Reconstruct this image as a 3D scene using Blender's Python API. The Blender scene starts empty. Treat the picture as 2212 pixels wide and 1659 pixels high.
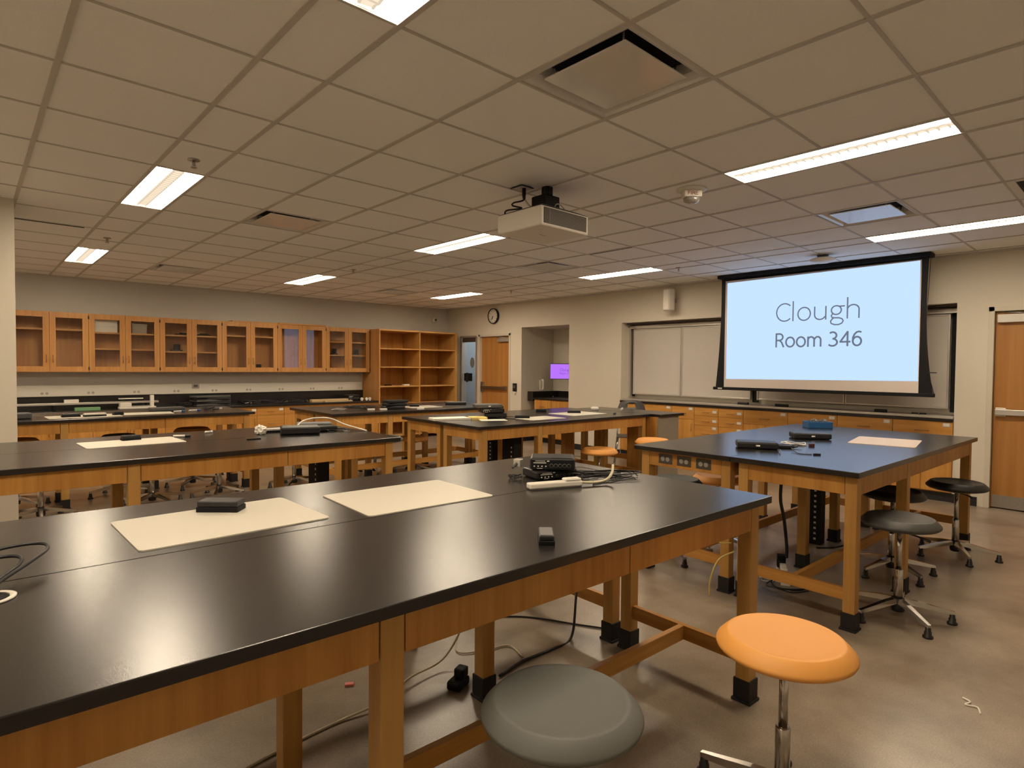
import bpy, bmesh, math, random
from mathutils import Vector, Matrix, Euler
C = bpy.context.scene.collection
sc = bpy.context.scene
PI = math.pi
random.seed(7)

# ------------------------------------------------------------------ camera
CAM = Vector((-1.2167, -1.9710, 1.4644))
yaw, pitch, roll = 0.82835, -0.02858, 0.00837
F_PX = 1285.93
fw = Vector((math.cos(pitch)*math.cos(yaw), math.cos(pitch)*math.sin(yaw), math.sin(pitch)))
rt0 = Vector((math.sin(yaw), -math.cos(yaw), 0)); up0 = rt0.cross(fw)
rt = math.cos(roll)*rt0 + math.sin(roll)*up0
up = -math.sin(roll)*rt0 + math.cos(roll)*up0
cd = bpy.data.cameras.new('camera'); cam = bpy.data.objects.new('camera', cd); C.objects.link(cam)
M = Matrix((rt, up, -fw)).transposed().to_4x4(); M.translation = CAM
cam.matrix_world = M
cd.sensor_fit = 'HORIZONTAL'; cd.sensor_width = 36.0; cd.lens = 36.0*F_PX/2212
cd.clip_start = 0.02; cd.clip_end = 100
sc.camera = cam

# ------------------------------------------------------------------ world, exposure
w = bpy.data.worlds.new('world'); sc.world = w; w.use_nodes = True
w.node_tree.nodes['Background'].inputs[0].default_value = (0.6, 0.5, 0.4, 1)
w.node_tree.nodes['Background'].inputs[1].default_value = 0.02
sc.view_settings.view_transform = 'Standard'; sc.view_settings.look = 'None'
sc.view_settings.gamma = 1; sc.view_settings.use_curve_mapping = False
sc.view_settings.exposure = 0.0
LAMP_STRENGTH = 53.0
LAMP_COL = (1.0, 0.825, 0.61)
SCREEN_STRENGTH = 1.02

# ------------------------------------------------------------------ constants
XW, YW, H = 6.82, 8.946, 2.743       # right wall, back wall, ceiling
XL, YF = -4.6, -4.1                  # walls behind the camera
ZT = 0.9045                          # bench top height
FT = 0.3048

# ------------------------------------------------------------------ materials
def nm(name):
    m = bpy.data.materials.new(name); m.use_nodes = True
    n = m.node_tree; b = n.nodes['Principled BSDF']
    return m, n, b
def pbr(name, col, rough=0.5, metal=0.0, spec=None, noise=0.0, nscale=30, bump=0.0, bscale=200):
    m, n, b = nm(name)
    b.inputs['Base Color'].default_value = (*col, 1); b.inputs['Roughness'].default_value = rough
    b.inputs['Metallic'].default_value = metal
    if spec is not None: b.inputs['Specular IOR Level'].default_value = spec
    tc = n.nodes.new('ShaderNodeTexCoord')
    if noise:
        t = n.nodes.new('ShaderNodeTexNoise'); t.inputs['Scale'].default_value = nscale; t.inputs['Detail'].default_value = 4
        n.links.new(tc.outputs['Object'], t.inputs['Vector'])
        r = n.nodes.new('ShaderNodeMapRange'); r.inputs[3].default_value = 1-noise; r.inputs[4].default_value = 1+noise
        n.links.new(t.outputs['Fac'], r.inputs[0])
        mx = n.nodes.new('ShaderNodeVectorMath'); mx.operation = 'SCALE'; mx.inputs[0].default_value = col
        n.links.new(r.outputs[0], mx.inputs['Scale']); n.links.new(mx.outputs[0], b.inputs['Base Color'])
    if bump:
        t2 = n.nodes.new('ShaderNodeTexNoise'); t2.inputs['Scale'].default_value = bscale; t2.inputs['Detail'].default_value = 2
        n.links.new(tc.outputs['Object'], t2.inputs['Vector'])
        bp = n.nodes.new('ShaderNodeBump'); bp.inputs['Strength'].default_value = bump; bp.inputs['Distance'].default_value = 0.002
        n.links.new(t2.outputs['Fac'], bp.inputs['Height']); n.links.new(bp.outputs[0], b.inputs['Normal'])
    return m
def wood(name, c1, c2, axis='z', rough=0.42, freq=1.0):
    m, n, b = nm(name)
    tc = n.nodes.new('ShaderNodeTexCoord'); mp = n.nodes.new('ShaderNodeMapping')
    s = {'x': (1.2, 26, 26), 'y': (26, 1.2, 26), 'z': (26, 26, 1.2)}[axis]
    mp.inputs['Scale'].default_value = tuple(v*freq for v in s)
    n.links.new(tc.outputs['Object'], mp.inputs['Vector'])
    t = n.nodes.new('ShaderNodeTexNoise'); t.inputs['Scale'].default_value = 1.0; t.inputs['Detail'].default_value = 6; t.inputs['Roughness'].default_value = 0.62
    n.links.new(mp.outputs[0], t.inputs['Vector'])
    mp2 = n.nodes.new('ShaderNodeMapping'); mp2.inputs['Scale'].default_value = tuple(v*0.16 for v in s)
    n.links.new(tc.outputs['Object'], mp2.inputs['Vector'])
    t2 = n.nodes.new('ShaderNodeTexNoise'); t2.inputs['Scale'].default_value = 1.0; t2.inputs['Detail'].default_value = 2
    n.links.new(mp2.outputs[0], t2.inputs['Vector'])
    ad = n.nodes.new('ShaderNodeMath'); ad.operation = 'MULTIPLY_ADD'; ad.inputs[1].default_value = 0.55
    n.links.new(t.outputs['Fac'], ad.inputs[0])
    m2 = n.nodes.new('ShaderNodeMath'); m2.operation = 'MULTIPLY'; m2.inputs[1].default_value = 0.45
    n.links.new(t2.outputs['Fac'], m2.inputs[0]); n.links.new(m2.outputs[0], ad.inputs[2])
    cr = n.nodes.new('ShaderNodeValToRGB')
    cr.color_ramp.elements[0].position = 0.38; cr.color_ramp.elements[0].color = (*c2, 1)
    cr.color_ramp.elements[1].position = 0.60; cr.color_ramp.elements[1].color = (*c1, 1)
    n.links.new(ad.outputs[0], cr.inputs[0]); n.links.new(cr.outputs[0], b.inputs['Base Color'])
    b.inputs['Roughness'].default_value = rough
    b.inputs['Specular IOR Level'].default_value = 0.35
    return m
def emis(name, col, st):
    m = bpy.data.materials.new(name); m.use_nodes = True; n = m.node_tree
    n.nodes.remove(n.nodes['Principled BSDF'])
    e = n.nodes.new('ShaderNodeEmission'); e.inputs[0].default_value = (*col, 1); e.inputs[1].default_value = st
    n.links.new(e.outputs[0], n.nodes['Material Output'].inputs[0]); return m
OAK = (0.60, 0.30, 0.072); OAKD = (0.43, 0.185, 0.036)
W_Z = wood('oak_vertical', OAK, OAKD, 'z')
W_X = wood('oak_along_x', OAK, OAKD, 'x')
W_Y = wood('oak_along_y', OAK, OAKD, 'y')
W_LEG = wood('oak_leg', (0.56, 0.32, 0.095), (0.46, 0.235, 0.06), 'z')
MAPLE = wood('maple_vertical', (0.60, 0.31, 0.105), (0.48, 0.22, 0.062), 'z')
MAPLE_X = wood('maple_along_x', (0.64, 0.36, 0.13), (0.54, 0.27, 0.085), 'x')
DOORW = wood('door_veneer', (0.46, 0.22, 0.062), (0.38, 0.165, 0.042), 'z', 0.38, 0.6)
EPOXY = pbr('black_epoxy', (0.015, 0.013, 0.012), 0.245, spec=0.6, bump=0.10, bscale=350)
BLACKP = pbr('black_plastic', (0.012, 0.012, 0.013), 0.42, bump=0.1, bscale=600)
BLACKM = pbr('black_satin', (0.006, 0.006, 0.007), 0.6, spec=0.25)
RUBBER = pbr('black_rubber', (0.012, 0.011, 0.011), 0.7)
CHROME = pbr('chrome', (0.50, 0.47, 0.43), 0.18, 1.0)
STEEL = pbr('brushed_steel', (0.45, 0.42, 0.38), 0.35, 1.0)
ALU = pbr('aluminium', (0.60, 0.57, 0.52), 0.38, 0.7)
PAINT = pbr('wall_paint', (0.68, 0.625, 0.525), 0.75, noise=0.03, nscale=3, bump=0.15, bscale=120)
PAINT_B = pbr('wall_paint_grey', (0.58, 0.56, 0.51), 0.75, noise=0.03, nscale=3, bump=0.15, bscale=120)
TILE = pbr('ceiling_tile', (0.92, 0.90, 0.87), 0.9, noise=0.04, nscale=90, bump=0.5, bscale=260)
TEE = pbr('ceiling_tee', (0.56, 0.52, 0.47), 0.6)
WHITEM = pbr('white_metal', (0.72, 0.69, 0.63), 0.4)
WHITEP = pbr('white_plastic', (0.78, 0.74, 0.66), 0.4)
PAPER = pbr('paper', (0.80, 0.76, 0.68), 0.8)
YELLOWP = pbr('yellow_paper', (0.85, 0.65, 0.22), 0.8)
MARKER = pbr('marker_board', (0.61, 0.575, 0.49), 0.5, spec=0.25, noise=0.03, nscale=5)
BOARD = pbr('wall_whiteboard', (0.60, 0.56, 0.51), 0.34, noise=0.02, nscale=4)
CARD = pbr('cardboard', (0.55, 0.40, 0.22), 0.8)
ORANGE = pbr('orange_polyurethane', (0.84, 0.385, 0.085), 0.55, noise=0.02, nscale=6, bump=0.1, bscale=400)
GREYS = pbr('grey_polyurethane', (0.125, 0.128, 0.115), 0.6, bump=0.2, bscale=500)
GREYM = pbr('mid_grey_polyurethane', (0.062, 0.060, 0.056), 0.5, bump=0.2, bscale=500)
DARKS = pbr('dark_polyurethane', (0.02, 0.02, 0.019), 0.45, bump=0.2, bscale=500)
BLUE = pbr('blue_plastic', (0.02, 0.12, 0.33), 0.45)
GREEN = pbr('green_plastic', (0.16, 0.34, 0.16), 0.6)
CREAMC = pbr('cream_cable', (0.62, 0.55, 0.38), 0.5)
GREYPL = pbr('grey_wood_panel', (0.30, 0.245, 0.17), 0.6, noise=0.1, nscale=20)
BRONZE = pbr('dark_bronze', (0.10, 0.075, 0.06), 0.45, 0.3)
PINK = pbr('pink_eraser', (0.8, 0.25, 0.22), 0.7)
GREYDEV = pbr('grey_device', (0.09, 0.088, 0.085), 0.5)
OUTLET = pbr('outlet_grey', (0.35, 0.33, 0.29), 0.5)
NICHE = pbr('niche_black', (0.006, 0.006, 0.007), 0.8)
FABRIC = pbr('screen_fabric', (0.66, 0.58, 0.52), 0.8)
DIM = pbr('pale_blue_glass', (0.12, 0.15, 0.17), 0.12, spec=0.6, noise=0.3, nscale=3)
LAMP = emis('lamp_lens', LAMP_COL, LAMP_STRENGTH)
LAMPC = emis('lamp_basket', LAMP_COL, 1.0); LAMPR = emis('lamp_basket_ribs', LAMP_COL, 0.75)  # perforated metal; light coming through it is put in as glow
def screen_mat():
    m, n, b = nm('projected_image')
    return emis('projected_image_light', (0.57, 0.78, 1.15), SCREEN_STRENGTH)
IMG = screen_mat()
IMGTXT = emis('projected_text', (0.155, 0.18, 0.235), SCREEN_STRENGTH)
PURPLE = emis('purple_display', (0.50, 0.18, 0.98), 1.0)
PURPLED = emis('purple_display_text', (0.20, 0.09, 0.50), 1.0)
def glass():
    m, n, b = nm('clear_glass')
    n.nodes.remove(b)
    tr = n.nodes.new('ShaderNodeBsdfTransparent'); tr.inputs[0].default_value = (0.97, 0.97, 0.96, 1)
    gl = n.nodes.new('ShaderNodeBsdfGlossy'); gl.inputs['Roughness'].default_value = 0.01
    fr = n.nodes.new('ShaderNodeFresnel'); ge = n.nodes.new('ShaderNodeNewGeometry')
    ir = n.nodes.new('ShaderNodeMapRange'); ir.inputs[3].default_value = 1.5; ir.inputs[4].default_value = 1/1.5
    n.links.new(ge.outputs['Backfacing'], ir.inputs[0]); n.links.new(ir.outputs[0], fr.inputs[0])
    ml = n.nodes.new('ShaderNodeMath'); ml.operation = 'MULTIPLY'; ml.inputs[1].default_value = 1.5
    mx = n.nodes.new('ShaderNodeMixShader')
    n.links.new(fr.outputs[0], ml.inputs[0]); n.links.new(ml.outputs[0], mx.inputs[0])
    n.links.new(tr.outputs[0], mx.inputs[1]); n.links.new(gl.outputs[0], mx.inputs[2])
    n.links.new(mx.outputs[0], n.nodes['Material Output'].inputs[0]); return m
GLASS = glass()
def floor_mat():
    m, n, b = nm('polished_concrete')
    tc = n.nodes.new('ShaderNodeTexCoord')
    t = n.nodes.new('ShaderNodeTexNoise'); t.inputs['Scale'].default_value = 1.8; t.inputs['Detail'].default_value = 10; t.inputs['Roughness'].default_value = 0.66; t.inputs['Distortion'].default_value = 0.2
    n.links.new(tc.outputs['Object'], t.inputs['Vector'])
    cr = n.nodes.new('ShaderNodeValToRGB')
    cr.color_ramp.elements[0].position = 0.25; cr.color_ramp.elements[0].color = (0.15, 0.112, 0.076, 1)
    cr.color_ramp.elements[1].position = 0.75; cr.color_ramp.elements[1].color = (0.39, 0.32, 0.24, 1)
    n.links.new(t.outputs['Fac'], cr.inputs[0])
    sp = n.nodes.new('ShaderNodeTexNoise'); sp.inputs['Scale'].default_value = 160; sp.inputs['Detail'].default_value = 1
    n.links.new(tc.outputs['Object'], sp.inputs['Vector'])
    r = n.nodes.new('ShaderNodeMapRange'); r.inputs[1].default_value = 0.3; r.inputs[2].default_value = 0.7; r.inputs[3].default_value = 0.85; r.inputs[4].default_value = 1.15
    n.links.new(sp.outputs['Fac'], r.inputs[0])
    vs = n.nodes.new('ShaderNodeVectorMath'); vs.operation = 'SCALE'
    n.links.new(cr.outputs[0], vs.inputs[0]); n.links.new(r.outputs[0], vs.inputs['Scale']); n.links.new(vs.outputs[0], b.inputs['Base Color'])
    t3 = n.nodes.new('ShaderNodeTexNoise'); t3.inputs['Scale'].default_value = 3.0; t3.inputs['Detail'].default_value = 5
    n.links.new(tc.outputs['Object'], t3.inputs['Vector'])
    r2 = n.nodes.new('ShaderNodeMapRange'); r2.inputs[3].default_value = 0.285; r2.inputs[4].default_value = 0.33
    n.links.new(t3.outputs['Fac'], r2.inputs[0]); n.links.new(r2.outputs[0], b.inputs['Roughness'])
    b.inputs['Specular IOR Level'].default_value = 0.6
    return m
FLOOR = floor_mat()

# ------------------------------------------------------------------ mesh helpers
class MB:
    def __init__(s): s.b = bmesh.new()
    def _face(s, vs, smooth=False):
        try:
            f = s.b.faces.new(vs); f.smooth = smooth
        except ValueError: pass
    def box(s, x0, x1, y0, y1, z0, z1, rot=None, o=None):
        if x0 > x1: x0, x1 = x1, x0
        if y0 > y1: y0, y1 = y1, y0
        if z0 > z1: z0, z1 = z1, z0
        P = [Vector(p) for p in ((x0,y0,z0),(x1,y0,z0),(x1,y1,z0),(x0,y1,z0),(x0,y0,z1),(x1,y0,z1),(x1,y1,z1),(x0,y1,z1))]
        if rot is not None:
            R = rot if isinstance(rot, Matrix) else Matrix.Rotation(rot, 3, 'Z'); o = Vector(o or (0,0,0))
            P = [R @ (p-o) + o for p in P]
        v = [s.b.verts.new(p) for p in P]
        for f in ((0,3,2,1),(4,5,6,7),(0,1,5,4),(1,2,6,5),(2,3,7,6),(3,0,4,7)): s._face([v[i] for i in f])
        return s
    def quad(s, *pts):
        s._face([s.b.verts.new(p) for p in pts]); return s
    def lathe(s, prof, c=(0,0,0), n=32, smooth=True, cap=True, sx=1, sy=1):
        rings = []
        for r, z in prof:
            rings.append([s.b.verts.new((c[0]+sx*r*math.cos(2*PI*i/n), c[1]+sy*r*math.sin(2*PI*i/n), c[2]+z)) for i in range(n)])
        for a, b2 in zip(rings, rings[1:]):
            for i in range(n): s._face([a[i], a[(i+1) % n], b2[(i+1) % n], b2[i]], smooth)
        if cap:
            s._face(list(reversed(rings[0])), False); s._face(rings[-1], False)
        return s
    def tube(s, pts, r, n=8, smooth=True, cap=True, flat=1.0):
        pts = [Vector(p) for p in pts]; rings = []; prev = None
        for i, p in enumerate(pts):
            t = (pts[min(i+1, len(pts)-1)] - pts[max(i-1, 0)])
            if t.length < 1e-9: t = Vector((0,0,1))
            t.normalize()
            if prev is None:
                a = Vector((0,0,1)) if abs(t.z) < 0.9 else Vector((1,0,0))
                u = t.cross(a).normalized()
            else:
                u = prev - t*prev.dot(t)
                u = u.normalized() if u.length > 1e-6 else t.orthogonal().normalized()
            prev = u; v = t.cross(u)
            rr = r[i] if isinstance(r, (list, tuple)) else r
            rings.append([s.b.verts.new(p + rr*(math.cos(2*PI*k/n)*u + flat*math.sin(2*PI*k/n)*v)) for k in range(n)])
        for a, b2 in zip(rings, rings[1:]):
            for i in range(n): s._face([a[i], a[(i+1) % n], b2[(i+1) % n], b2[i]], smooth)
        if cap: s._face(list(reversed(rings[0]))); s._face(rings[-1])
        return s
    def prism(s, poly, z0, z1):
        a = [s.b.verts.new((x, y, z0)) for x, y in poly]; b2 = [s.b.verts.new((x, y, z1)) for x, y in poly]
        s._face(list(reversed(a))); s._face(b2); n = len(poly)
        for i in range(n): s._face([a[i], a[(i+1) % n], b2[(i+1) % n], b2[i]])
        return s
    def mesh(s, name):
        bmesh.ops.recalc_face_normals(s.b, faces=s.b.faces)
        me = bpy.data.meshes.new(name); s.b.to_mesh(me); s.b.free(); return me
def bez(ctrl, n=10):
    """Catmull-Rom through control points"""
    P = [Vector(p) for p in ctrl]; out = []
    Q = [P[0]*2-P[1]] + P + [P[-1]*2-P[-2]]
    for i in range(1, len(Q)-2):
        for k in range(n):
            t = k/n; a, b, c, d = Q[i-1], Q[i], Q[i+1], Q[i+2]
            out.append(0.5*((2*b)+(c-a)*t+(2*a-5*b+4*c-d)*t*t+(3*b-a-3*c+d)*t**3))
    out.append(P[-1]); return out
def ob(name, mb, mat, parent=None, bevel=0, loc=None, rot=None):
    me = mb if isinstance(mb, bpy.types.Mesh) else mb.mesh(name)
    if mat is not None and not me.materials: me.materials.append(mat)
    o = bpy.data.objects.new(name, me); C.objects.link(o)
    if parent: o.parent = parent
    if loc: o.location = loc
    if rot: o.rotation_euler = rot
    if bevel:
        m = o.modifiers.new('bevel', 'BEVEL'); m.width = bevel; m.segments = 2; m.limit_method = 'ANGLE'
    return o
def thing(name, label, cat, loc=(0,0,0), rz=0, group=None):
    o = bpy.data.objects.new(name, None); C.objects.link(o); o.empty_display_size = 0.1
    o.location = loc; o.rotation_euler = (0,0,rz) if not isinstance(rz, tuple) else rz
    o['label'] = label; o['category'] = cat
    if group: o['group'] = group
    return o
def tag(o, label, cat, group=None, kind=None):
    o['label'] = label; o['category'] = cat
    if group: o['group'] = group
    if kind: o['kind'] = kind
    return o
def struct(name, mb, mat, parent=None, bevel=0, label=None):
    o = ob(name, mb, mat, parent, bevel)
    if parent is None:
        o['kind'] = 'structure'
        o['label'] = label or name.replace('_', ' '); o['category'] = name.split('_')[0]
    return o
def sthing(name, label, cat):
    o = thing(name, label, cat); o['kind'] = 'structure'; return o

# ------------------------------------------------------------------ room shell
struct('floor', MB().box(XL-0.1, XW+2.6, YF-0.1, YW+0.1, -0.1, 0), FLOOR, label='polished brown concrete floor of the lab room')
struct('wall_back', MB().box(XL-0.1, XW+0.12, YW, YW+0.12, 0, H+0.3), PAINT_B, label='grey painted back wall above the counter')
struct('wall_left', MB().box(XL-0.12, XL, YF, YW, 0, H+0.3), pbr('bounce_paint_b', (0.82, 0.79, 0.72), 0.8), label='left wall behind the camera')  # out of view; paler than the seen walls to bounce more light
struct('wall_front', MB().box(XL, XW+0.12, YF-0.12, YF, 0, H+0.3), pbr('pale_paint', (0.82, 0.79, 0.72), 0.8), label='front wall behind the camera')  # unseen too, its colour raised for extra bounce light
# right wall with openings: door_1 (far), window_1 (sidelight), alcove, whiteboard niche, door_2 (near)
D1 = (6.88, 7.80, 2.10); WN = (7.91, 8.47, 2.11); AL = (5.27, 6.52, 2.24); NB = (-0.437, 4.106, 0.975, 2.21); D2 = (-1.69, -0.76, 2.10)
mb = MB(); T = XW+0.12
def wseg(y0, y1, z0, z1): mb.box(XW, T, y0, y1, z0, z1)
wseg(YF, D2[0], 0, H+0.3); wseg(D2[0], D2[1], D2[2], H+0.3); wseg(D2[1], NB[0], 0, H+0.3)
wseg(NB[0], NB[1], NB[3], H+0.3)
wseg(NB[1], AL[0], 0, H+0.3); wseg(AL[0], AL[1], AL[2], H+0.3)
wseg(AL[1], D1[0], 0, H+0.3); wseg(D1[0], D1[1], D1[2], H+0.3); wseg(D1[1], WN[0], 0, H+0.3)
wseg(WN[0], WN[1], WN[2], H+0.3); wseg(WN[0], WN[1], 0, 0.06); wseg(WN[1], YW, 0, H+0.3)
struct('wall_right', mb, PAINT, label='beige painted right wall with doors, alcove and whiteboard recess')
# niche behind the whiteboards
NBX = 7.17
mb = MB().box(NBX, NBX+0.03, NB[0]-0.05, NB[1]+0.05, 0, NB[3]+0.05).box(T+0.0005, NBX, NB[1], NB[1]+0.04, 0, NB[3]).box(T+0.0005, NBX, NB[0]-0.04, NB[0], 0, NB[3]).box(T+0.0005, NBX, NB[0], NB[1], NB[3], NB[3]+0.04)
struct('wall_recess', mb, PAINT, label='shallow wall recess holding the whiteboards')
# alcove room
AX = 7.73
mb = MB().box(T, AX+0.1, AL[1], AL[1]+0.1, 0, AL[2]+0.1).box(AX, AX+0.1, AL[0]-0.9, AL[1], 0, AL[2]+0.1).box(T, AX+0.1, AL[0]-1.0, AL[0]-0.9, 0, AL[2]+0.1).box(T, AX+0.1, AL[0]-1.0, AL[1]+0.1, AL[2], AL[2]+0.1)
struct('wall_alcove', mb, PAINT, label='painted walls inside the alcove beside the far door')
# pier at the left edge
struct('wall_pier', MB().box(-1.75, -0.923, 4.12, 4.75, 0, H), pbr('pier_paint', (0.60, 0.55, 0.46), 0.75, bump=0.15, bscale=120), label='pale square pier at the left edge of the photo')
# baseboards
struct('baseboard_right', MB().box(XW-0.008, XW, D2[1]+0.1, NB[0]+0.0, 0, 0.10).box(XW-0.008, XW, NB[1], AL[0], 0, 0.10).box(XW-0.008, XW, AL[1], D1[0]-0.06, 0, 0.10).box(XW-0.008, XW, YF, D2[0]-0.06, 0, 0.10), RUBBER, label='black rubber baseboard along the right wall')
struct('baseboard_alcove', MB().box(XW, AX, AL[1]-0.008, AL[1], 0, 0.10), RUBBER, label='black rubber baseboard inside the alcove')
struct('baseboard_pier', MB().box(-1.75, -0.916, 4.112, 4.12, 0, 0.10), RUBBER, label='black rubber baseboard at the foot of the left pier')

# doors
def door(idx, y0, y1, zt, hinge_hi, kick, label):
    r = sthing('door_%d' % idx, label, 'door')
    xs = XW+0.045
    ob('door_leaf', MB().box(xs, xs+0.045, y0+0.01, y1-0.01, 0.012, zt-0.01), DOORW, r, 0.002)
    fr = MB()
    for a, b2 in ((y0-0.045, y0+0.005), (y1-0.005, y1+0.045)): fr.box(XW-0.012, XW+0.12, a, b2, 0, zt+0.045)
    fr.box(XW-0.012, XW+0.12, y0-0.045, y1+0.045, zt-0.005, zt+0.045)
    ob('door_frame', fr, pbr('frame_paint_%d' % idx, (0.62, 0.57, 0.47), 0.5), r, 0.003)
    # push bar
    lat = y1 if hinge_hi is False else y0
    pb = ob('push_bar', MB().box(xs-0.055, xs-0.025, y0+0.10, y1-0.03, 1.0, 1.06).box(xs-0.03, xs, y0+0.10, y0+0.2, 0.985, 1.075).box(xs-0.03, xs, y1-0.12, y1-0.03, 0.985, 1.075), STEEL if idx == 1 else ALU, r, 0.004)
    # closer at the top
    yc = y0+0.02 if hinge_hi is False else y1-0.42
    ob('door_closer', MB().box(xs-0.06, xs, y0+0.015, y0+0.36, zt-0.125, zt-0.05) if idx == 1 else MB().box(xs-0.06, xs, y0+0.30, y1-0.03, zt-0.125, zt-0.04), ALU if idx == 1 else WHITEM, r, 0.004)
    ob('closer_arm', MB().tube([(xs-0.03, y0+0.10, zt-0.045), (xs-0.10, y0+0.30, zt-0.03), (xs-0.01, y0+0.45, zt-0.02)] if idx == 1 else [(xs-0.03, y1-0.3, zt-0.035), (xs-0.02, y1-0.08, zt-0.015)], 0.008), STEEL, r)
    if kick: ob('kick_plate', MB().box(xs-0.003, xs, y0+0.02, y1-0.02, 0.015, 0.145), pbr('kick_steel', (0.42, 0.40, 0.36), 0.42, 0.8, noise=0.15, nscale=60), r)
    return r
d1 = door(1, D1[0], D1[1], D1[2], True, False, 'far wooden door with push bar beside the narrow window')
ob('lever_latch', MB().box(XW+0.0, XW+0.045, D1[1]-0.09, D1[1]-0.03, 0.94, 1.15), STEEL, d1, 0.004)
d2 = door(2, D2[0], D2[1], D2[2], True, True, 'near wooden door with kick plate at the right edge')
# room beyond doors: dark backing so nothing leaks
r = sthing('window_1', 'narrow glazed sidelight between shelf case and far door', 'window')
fr = MB()
for a, b2 in ((WN[0]-0.03, WN[0]+0.03), (WN[1]-0.06, WN[1]+0.02)): fr.box(XW-0.01, XW+0.12, a, b2, 0.06, WN[2])
fr.box(XW-0.01, XW+0.12, WN[0], WN[1], WN[2]-0.02, WN[2]+0.02).box(XW+0.03, XW+0.09, WN[0], WN[1], 0.06, 0.13)
ob('window_frame', fr, ALU, r, 0.003)
ob('roller_blind', MB().box(XW+0.005, XW+0.06, WN[0]+0.02, WN[1]-0.02, WN[2]-0.115, WN[2]-0.02), BRONZE, r, 0.01)
ob('window_pane', MB().box(XW+0.055, XW+0.06, WN[0]+0.03, WN[1]-0.06, 0.13, WN[2]-0.03), GLASS, r)
# corridor beyond the sidelight
struct('wall_corridor', MB().box(XW+1.5, XW+1.6, AL[1]+0.1, YW+0.1, 0, 2.6).box(T, XW+1.6, YW, YW+0.1, 0, 2.6).box(T, XW+1.6, AL[1]+0.1, YW, 2.55, 2.65), pbr('corridor_paint', (0.30, 0.33, 0.34), 0.7, noise=0.12, nscale=5), label='grey corridor wall seen through the sidelight')
tag(ob('corridor_fill_lamp', MB().box(XW+0.3, XW+1.3, 7.2, 8.6, 2.50, 2.54), emis('corridor_fill_light', (0.8, 0.9, 1.0), 6.0)), 'unseen fill lamp added to brighten the corridor behind the sidelight', 'lamp')  # unseen lamp, added only to brighten the corridor
t = thing('door_lock_box', 'black hanging object in the sidelight window', 'box', (XW+0.05, 8.24, 1.23))
ob('housing', MB().box(-0.03, 0.0, -0.13, 0.13, -0.08, 0.09), BLACKM, t, 0.01); ob('strap', MB().box(-0.035, -0.03, -0.02, 0.06, -0.10, 0.10), BLACKP, t, 0.004)
tag(ob('round_sticker', MB().tube([(XW+0.049, 8.12, 1.55), (XW+0.053, 8.12, 1.55)], 0.075, 24, flat=1.5), pbr('sticker_grey', (0.2, 0.19, 0.17), 0.7)), 'grey oval sticker on the sidelight glass', 'sticker')

# ------------------------------------------------------------------ ceiling
xs_l = [-FT*15, -FT*12-FT, -FT*10-FT, -FT*10, -FT*8, -FT*6, -FT*4+0, -FT*3, -FT, 0, 2*FT, 4*FT, 6*FT, 8*FT, 9*FT, 11*FT, 13*FT, 15*FT, 17*FT, 18*FT, 20*FT, 22*FT, XW]
xs_l = sorted(set([round(v, 4) for v in [XL, -FT*14, -FT*12, -FT*10, -FT*9, -FT*7, -FT*5, -FT*3, -FT, 0, 2*FT, 4*FT, 6*FT, 8*FT, 9*FT, 11*FT, 13*FT, 15*FT, 17*FT, 18*FT, 20*FT, 22*FT, XW]]))
ys_l = [YF] + [2*FT*k for k in range(-6, 15)] + [YW]
LIGHT_Y = [(-4*FT, 0), (8*FT, 12*FT), (20*FT, 24*FT)]
LIGHT_X = [(-10*FT, -9*FT), (-FT, 0), (8*FT, 9*FT), (17*FT, 18*FT)]
DIFF = [(2, 4, -2, 0), (13, 15, -2, 0), (2, 4, 10, 12), (2, 4, 22, 24), (13, 15, 10, 12), (13, 15, 22, 24), (13, 15, -6, -4)]
holes = [(a, b2, c, d) for a, b2 in LIGHT_X for c, d in LIGHT_Y] + [tuple(v*FT for v in q) for q in DIFF]
mb = MB()
for i in range(len(xs_l)-1):
    for j in range(len(ys_l)-1):
        cx, cy = (xs_l[i]+xs_l[i+1])/2, (ys_l[j]+ys_l[j+1])/2
        if any(a-0.01 < cx < b2+0.01 and c-0.01 < cy < d+0.01 for a, b2, c, d in holes): continue
        mb.box(xs_l[i], xs_l[i+1], ys_l[j], ys_l[j+1], H, H+0.018)
ceil = struct('ceiling', mb, TILE, label='suspended ceiling of beige lay-in tiles')
mb = MB()
for x in xs_l[1:-1]: mb.box(x-0.012, x+0.012, YF, YW, H-0.006, H+0.001)
for y in ys_l[1:-1]:
    segs = []; x0 = XL
    for a, b2 in [l for l in LIGHT_X if any(c+0.05 < y < d-0.05 for c, d in LIGHT_Y)]:
        segs.append((x0, a)); x0 = b2
    segs.append((x0, XW))
    for a, b2 in segs: mb.box(a, b2, y-0.0075, y+0.0075, H-0.0045, H+0.001)
ob('ceiling_grid', mb, TEE, ceil)
struct('ceiling_upper', MB().box(XL-0.1, XW+2.7, YF-0.1, YW+0.2, H+0.28, H+0.32), pbr('plenum', (0.08, 0.08, 0.08), 0.9), label='slab above the suspended ceiling')
struct('trim_1', MB().box(XL, XW, YW-0.02, YW, H-0.02, H+0.0).box(XW-0.02, XW, YF, YW, H-0.02, H), TEE, label='painted angle trim where ceiling meets walls')

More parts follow.
